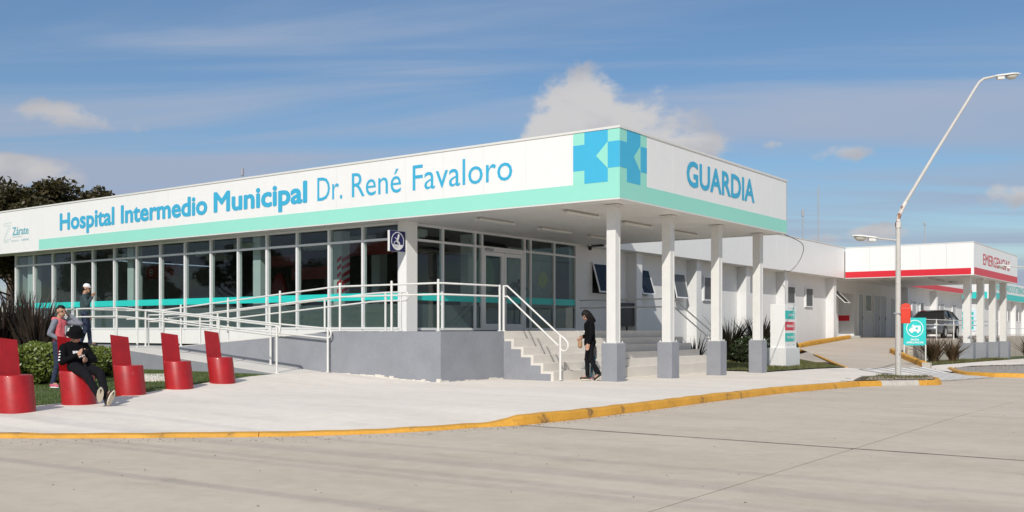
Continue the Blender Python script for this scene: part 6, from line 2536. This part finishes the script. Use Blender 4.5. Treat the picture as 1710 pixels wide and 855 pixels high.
    P, HP, J = person('boy in a pink hoodie with grey sleeves standing behind the seats', (x, y, gz(x, y) - .01), R_(28), J2, (1, -.35, -.08), PINK, JEAN, (SH_P, WHC), sleeves=GREYC, scale=.90, waist=.35, foot_dirs={'l': (1, -.1, 0), 'r': (1, -.4, 0)}, hands={'l': (0, -1, 0), 'r': (0, 1, 0)}, seedv=2)
    hair_blob(P, HP, [((-.02, 0, .060), (.022, 0, .074), .081, .063), ((-.05, 0, .03), (-.06, 0, -.02), .068, .05)], .9)
    hd = MB()
    link('hood', blob([((-.075, -.06, 1.275), (-.075, .06, 1.275), .05, .05), ((-.075, -.06, 1.275), (.0, -.085, 1.27), .05, .03), ((-.075, .06, 1.275), (.0, .085, 1.27), .05, .03)], [], .01, 3), P, PINK, True)
    wp = MB()
    wp.hexa([(.118, -.02, 1.0), (.124, -.02, 1.0), (.124, .05, 1.0), (.118, .05, 1.0)], [(.118, -.02, 1.16), (.124, -.02, 1.16), (.124, .05, 1.16), (.118, .05, 1.16)])
    wp.build('chest_print', WHC, P, True)

    # --- man with white cap on the ramp landing
    J3 = dict(Jst)
    J3.update(er=(.08, -.25, 1.14), wr=(.19, -.09, 1.36), el=(-.03, .26, 1.10), wl=(.06, .25, .87), kr=(.02, -.1, .5), ar=(-.10, -.1, .09), al=(.12, .1, .09), kl=(.08, .1, .5), head=(.04, 0, 1.585))
    P, HP, J = person('man in white cap and dark green pullover standing on the ramp landing', (-25.95, 15.32, .63), R_(52), J3, (1, -.1, -.1), GREENC, JEAN, (SH_B, SH_B), scale=1.03, waist=.25, hands={'l': (0, 0, 1), 'r': (0, 0, 1)}, seedv=3, gird=1.05)
    hair_blob(P, HP, [((-.045, 0, .0), (-.05, 0, -.03), .07, .05)], 1.03)
    cp = blob([(HP(-.012, 0, .058), HP(.012, 0, .060), .090, .086)], [], .009, 3)
    # keep the crown only
    bm = bmesh.new()
    bm.from_mesh(cp)
    base = HP(0, 0, .045)
    upv = (HP(0, 0, 1) - HP(0, 0, 0)).normalized()
    bmesh.ops.bisect_plane(bm, geom=list(bm.verts) + list(bm.edges) + list(bm.faces), plane_co=base, plane_no=upv, clear_inner=True)
    bm.to_mesh(cp)
    bm.free()
    co = link('cap', cp, P, WHC, True)
    bb = MB()
    rim = [HP(.07 + .085 * math.cos(R_(t)), .075 * math.sin(R_(t)), .045 - .012 * math.cos(R_(t))) for t in range(-90, 91, 15)]
    bb.extr(rim, upv * .008)
    bb.build('cap_peak', WHC, co, True)

    # --- woman in black at the foot of the stairs, looking down
    J4 = dict(Jst)
    J4.update(head=(.085, .03, 1.555), neck=(.02, 0, 1.44), chest=(.01, 0, 1.30), er=(.03, -.24, 1.12), wr=(.17, -.12, 1.03), el=(-.02, .25, 1.12), wl=(.04, .26, .88),
              kl=(-.02, .09, .50), al=(-.22, .10, .16), kr=(.06, -.08, .5), ar=(.05, -.09, .085))
    x, y = -11.93, 19.30
    z = walk_z(x, y)
    P, HP, J = person('woman in black walking past the first column, looking down', (x, y, z), R_(214), J4, (.75, .35, -.55), BLK, BLK2, (SH_B, SOLE), scale=.955, waist=-.35, gird=1.06, foot_dirs={'l': (.75, .1, -.55), 'r': (1, 0, 0)}, hands={'l': (1, 0, 0), 'r': (0, 0, 1)}, seedv=4)
    hair_blob(P, HP, [((-.01, 0, .055), (.03, 0, .055), .085, .07), ((-.04, .0, .03), (-.07, 0, -.06), .08, .075), ((-.05, .06, -.02), (.0, .085, -.18), .045, .035), ((-.07, 0, -.05), (-.10, 0, -.22), .07, .05), ((.03, .07, .03), (.05, .085, -.14), .030, .022), ((-.02, .075, .03), (-.02, .09, -.12), .045, .035), ((-.02, -.075, .03), (-.02, -.09, -.12), .045, .035)], .955)
    nb = MB()
    nb.tube([(.13, -.06, 1.12), (.15, .02, 1.11), (.135, .11, 1.12)], .016, 8)
    nb.build('belt', WHC, P, True)
    bg = thing('handbag', 'tan handbag and papers carried by the woman in black', 'bag', (x, y, z), R_(214))
    link('bag_body', blob([((.215, -.09, .88), (.215, -.09, .78), .045, .05), ((.235, -.09, .88), (.235, -.09, .78), .035, .04)], [], .01, 3), bg, mat('tan_leather', (0.34, 0.20, 0.11), 0.5, obj=True), True)
    MB().tube([(.22, -.09, .90), (.225, -.10, .97), (.215, -.11, 1.03)], .008, 6).build('strap', mat('tan_leather', (0.3, 0.2, 0.1)), bg, True)
    pp = MB()
    pp.hexa([(.23, -.14, .96), (.235, -.14, .96), (.235, -.02, .96), (.23, -.02, .96)], [(.275, -.14, 1.13), (.28, -.14, 1.13), (.28, -.02, 1.13), (.275, -.02, 1.13)])
    pp.build('papers', WHC, bg, True)

    # --- small child walking on the far side of the woman
    J5 = dict(Jst)
    J5.update(kl=(.08, .09, .5), al=(.12, .1, .085), kr=(.0, -.09, .5), ar=(-.16, -.1, .12))
    x, y = -12.02, 19.62
    P, HP, J = person('small child in patterned leggings half hidden behind the woman', (x, y, walk_z(x, y)), R_(214), J5, (1, 0, -.1), mat('child_grey_top', (0.2, 0.19, 0.19), 0.85, obj=True), mat('patterned_leggings', (0.03, 0.09, 0.11), 0.8, var=0.6, vscale=40, obj=True), (SH_P, WHC), scale=.56, seedv=6)
    hair_blob(P, HP, [((-.01, 0, .055), (.02, 0, .055), .09, .08), ((-.04, 0, .02), (-.05, 0, -.05), .085, .07)], .56)


build_people()
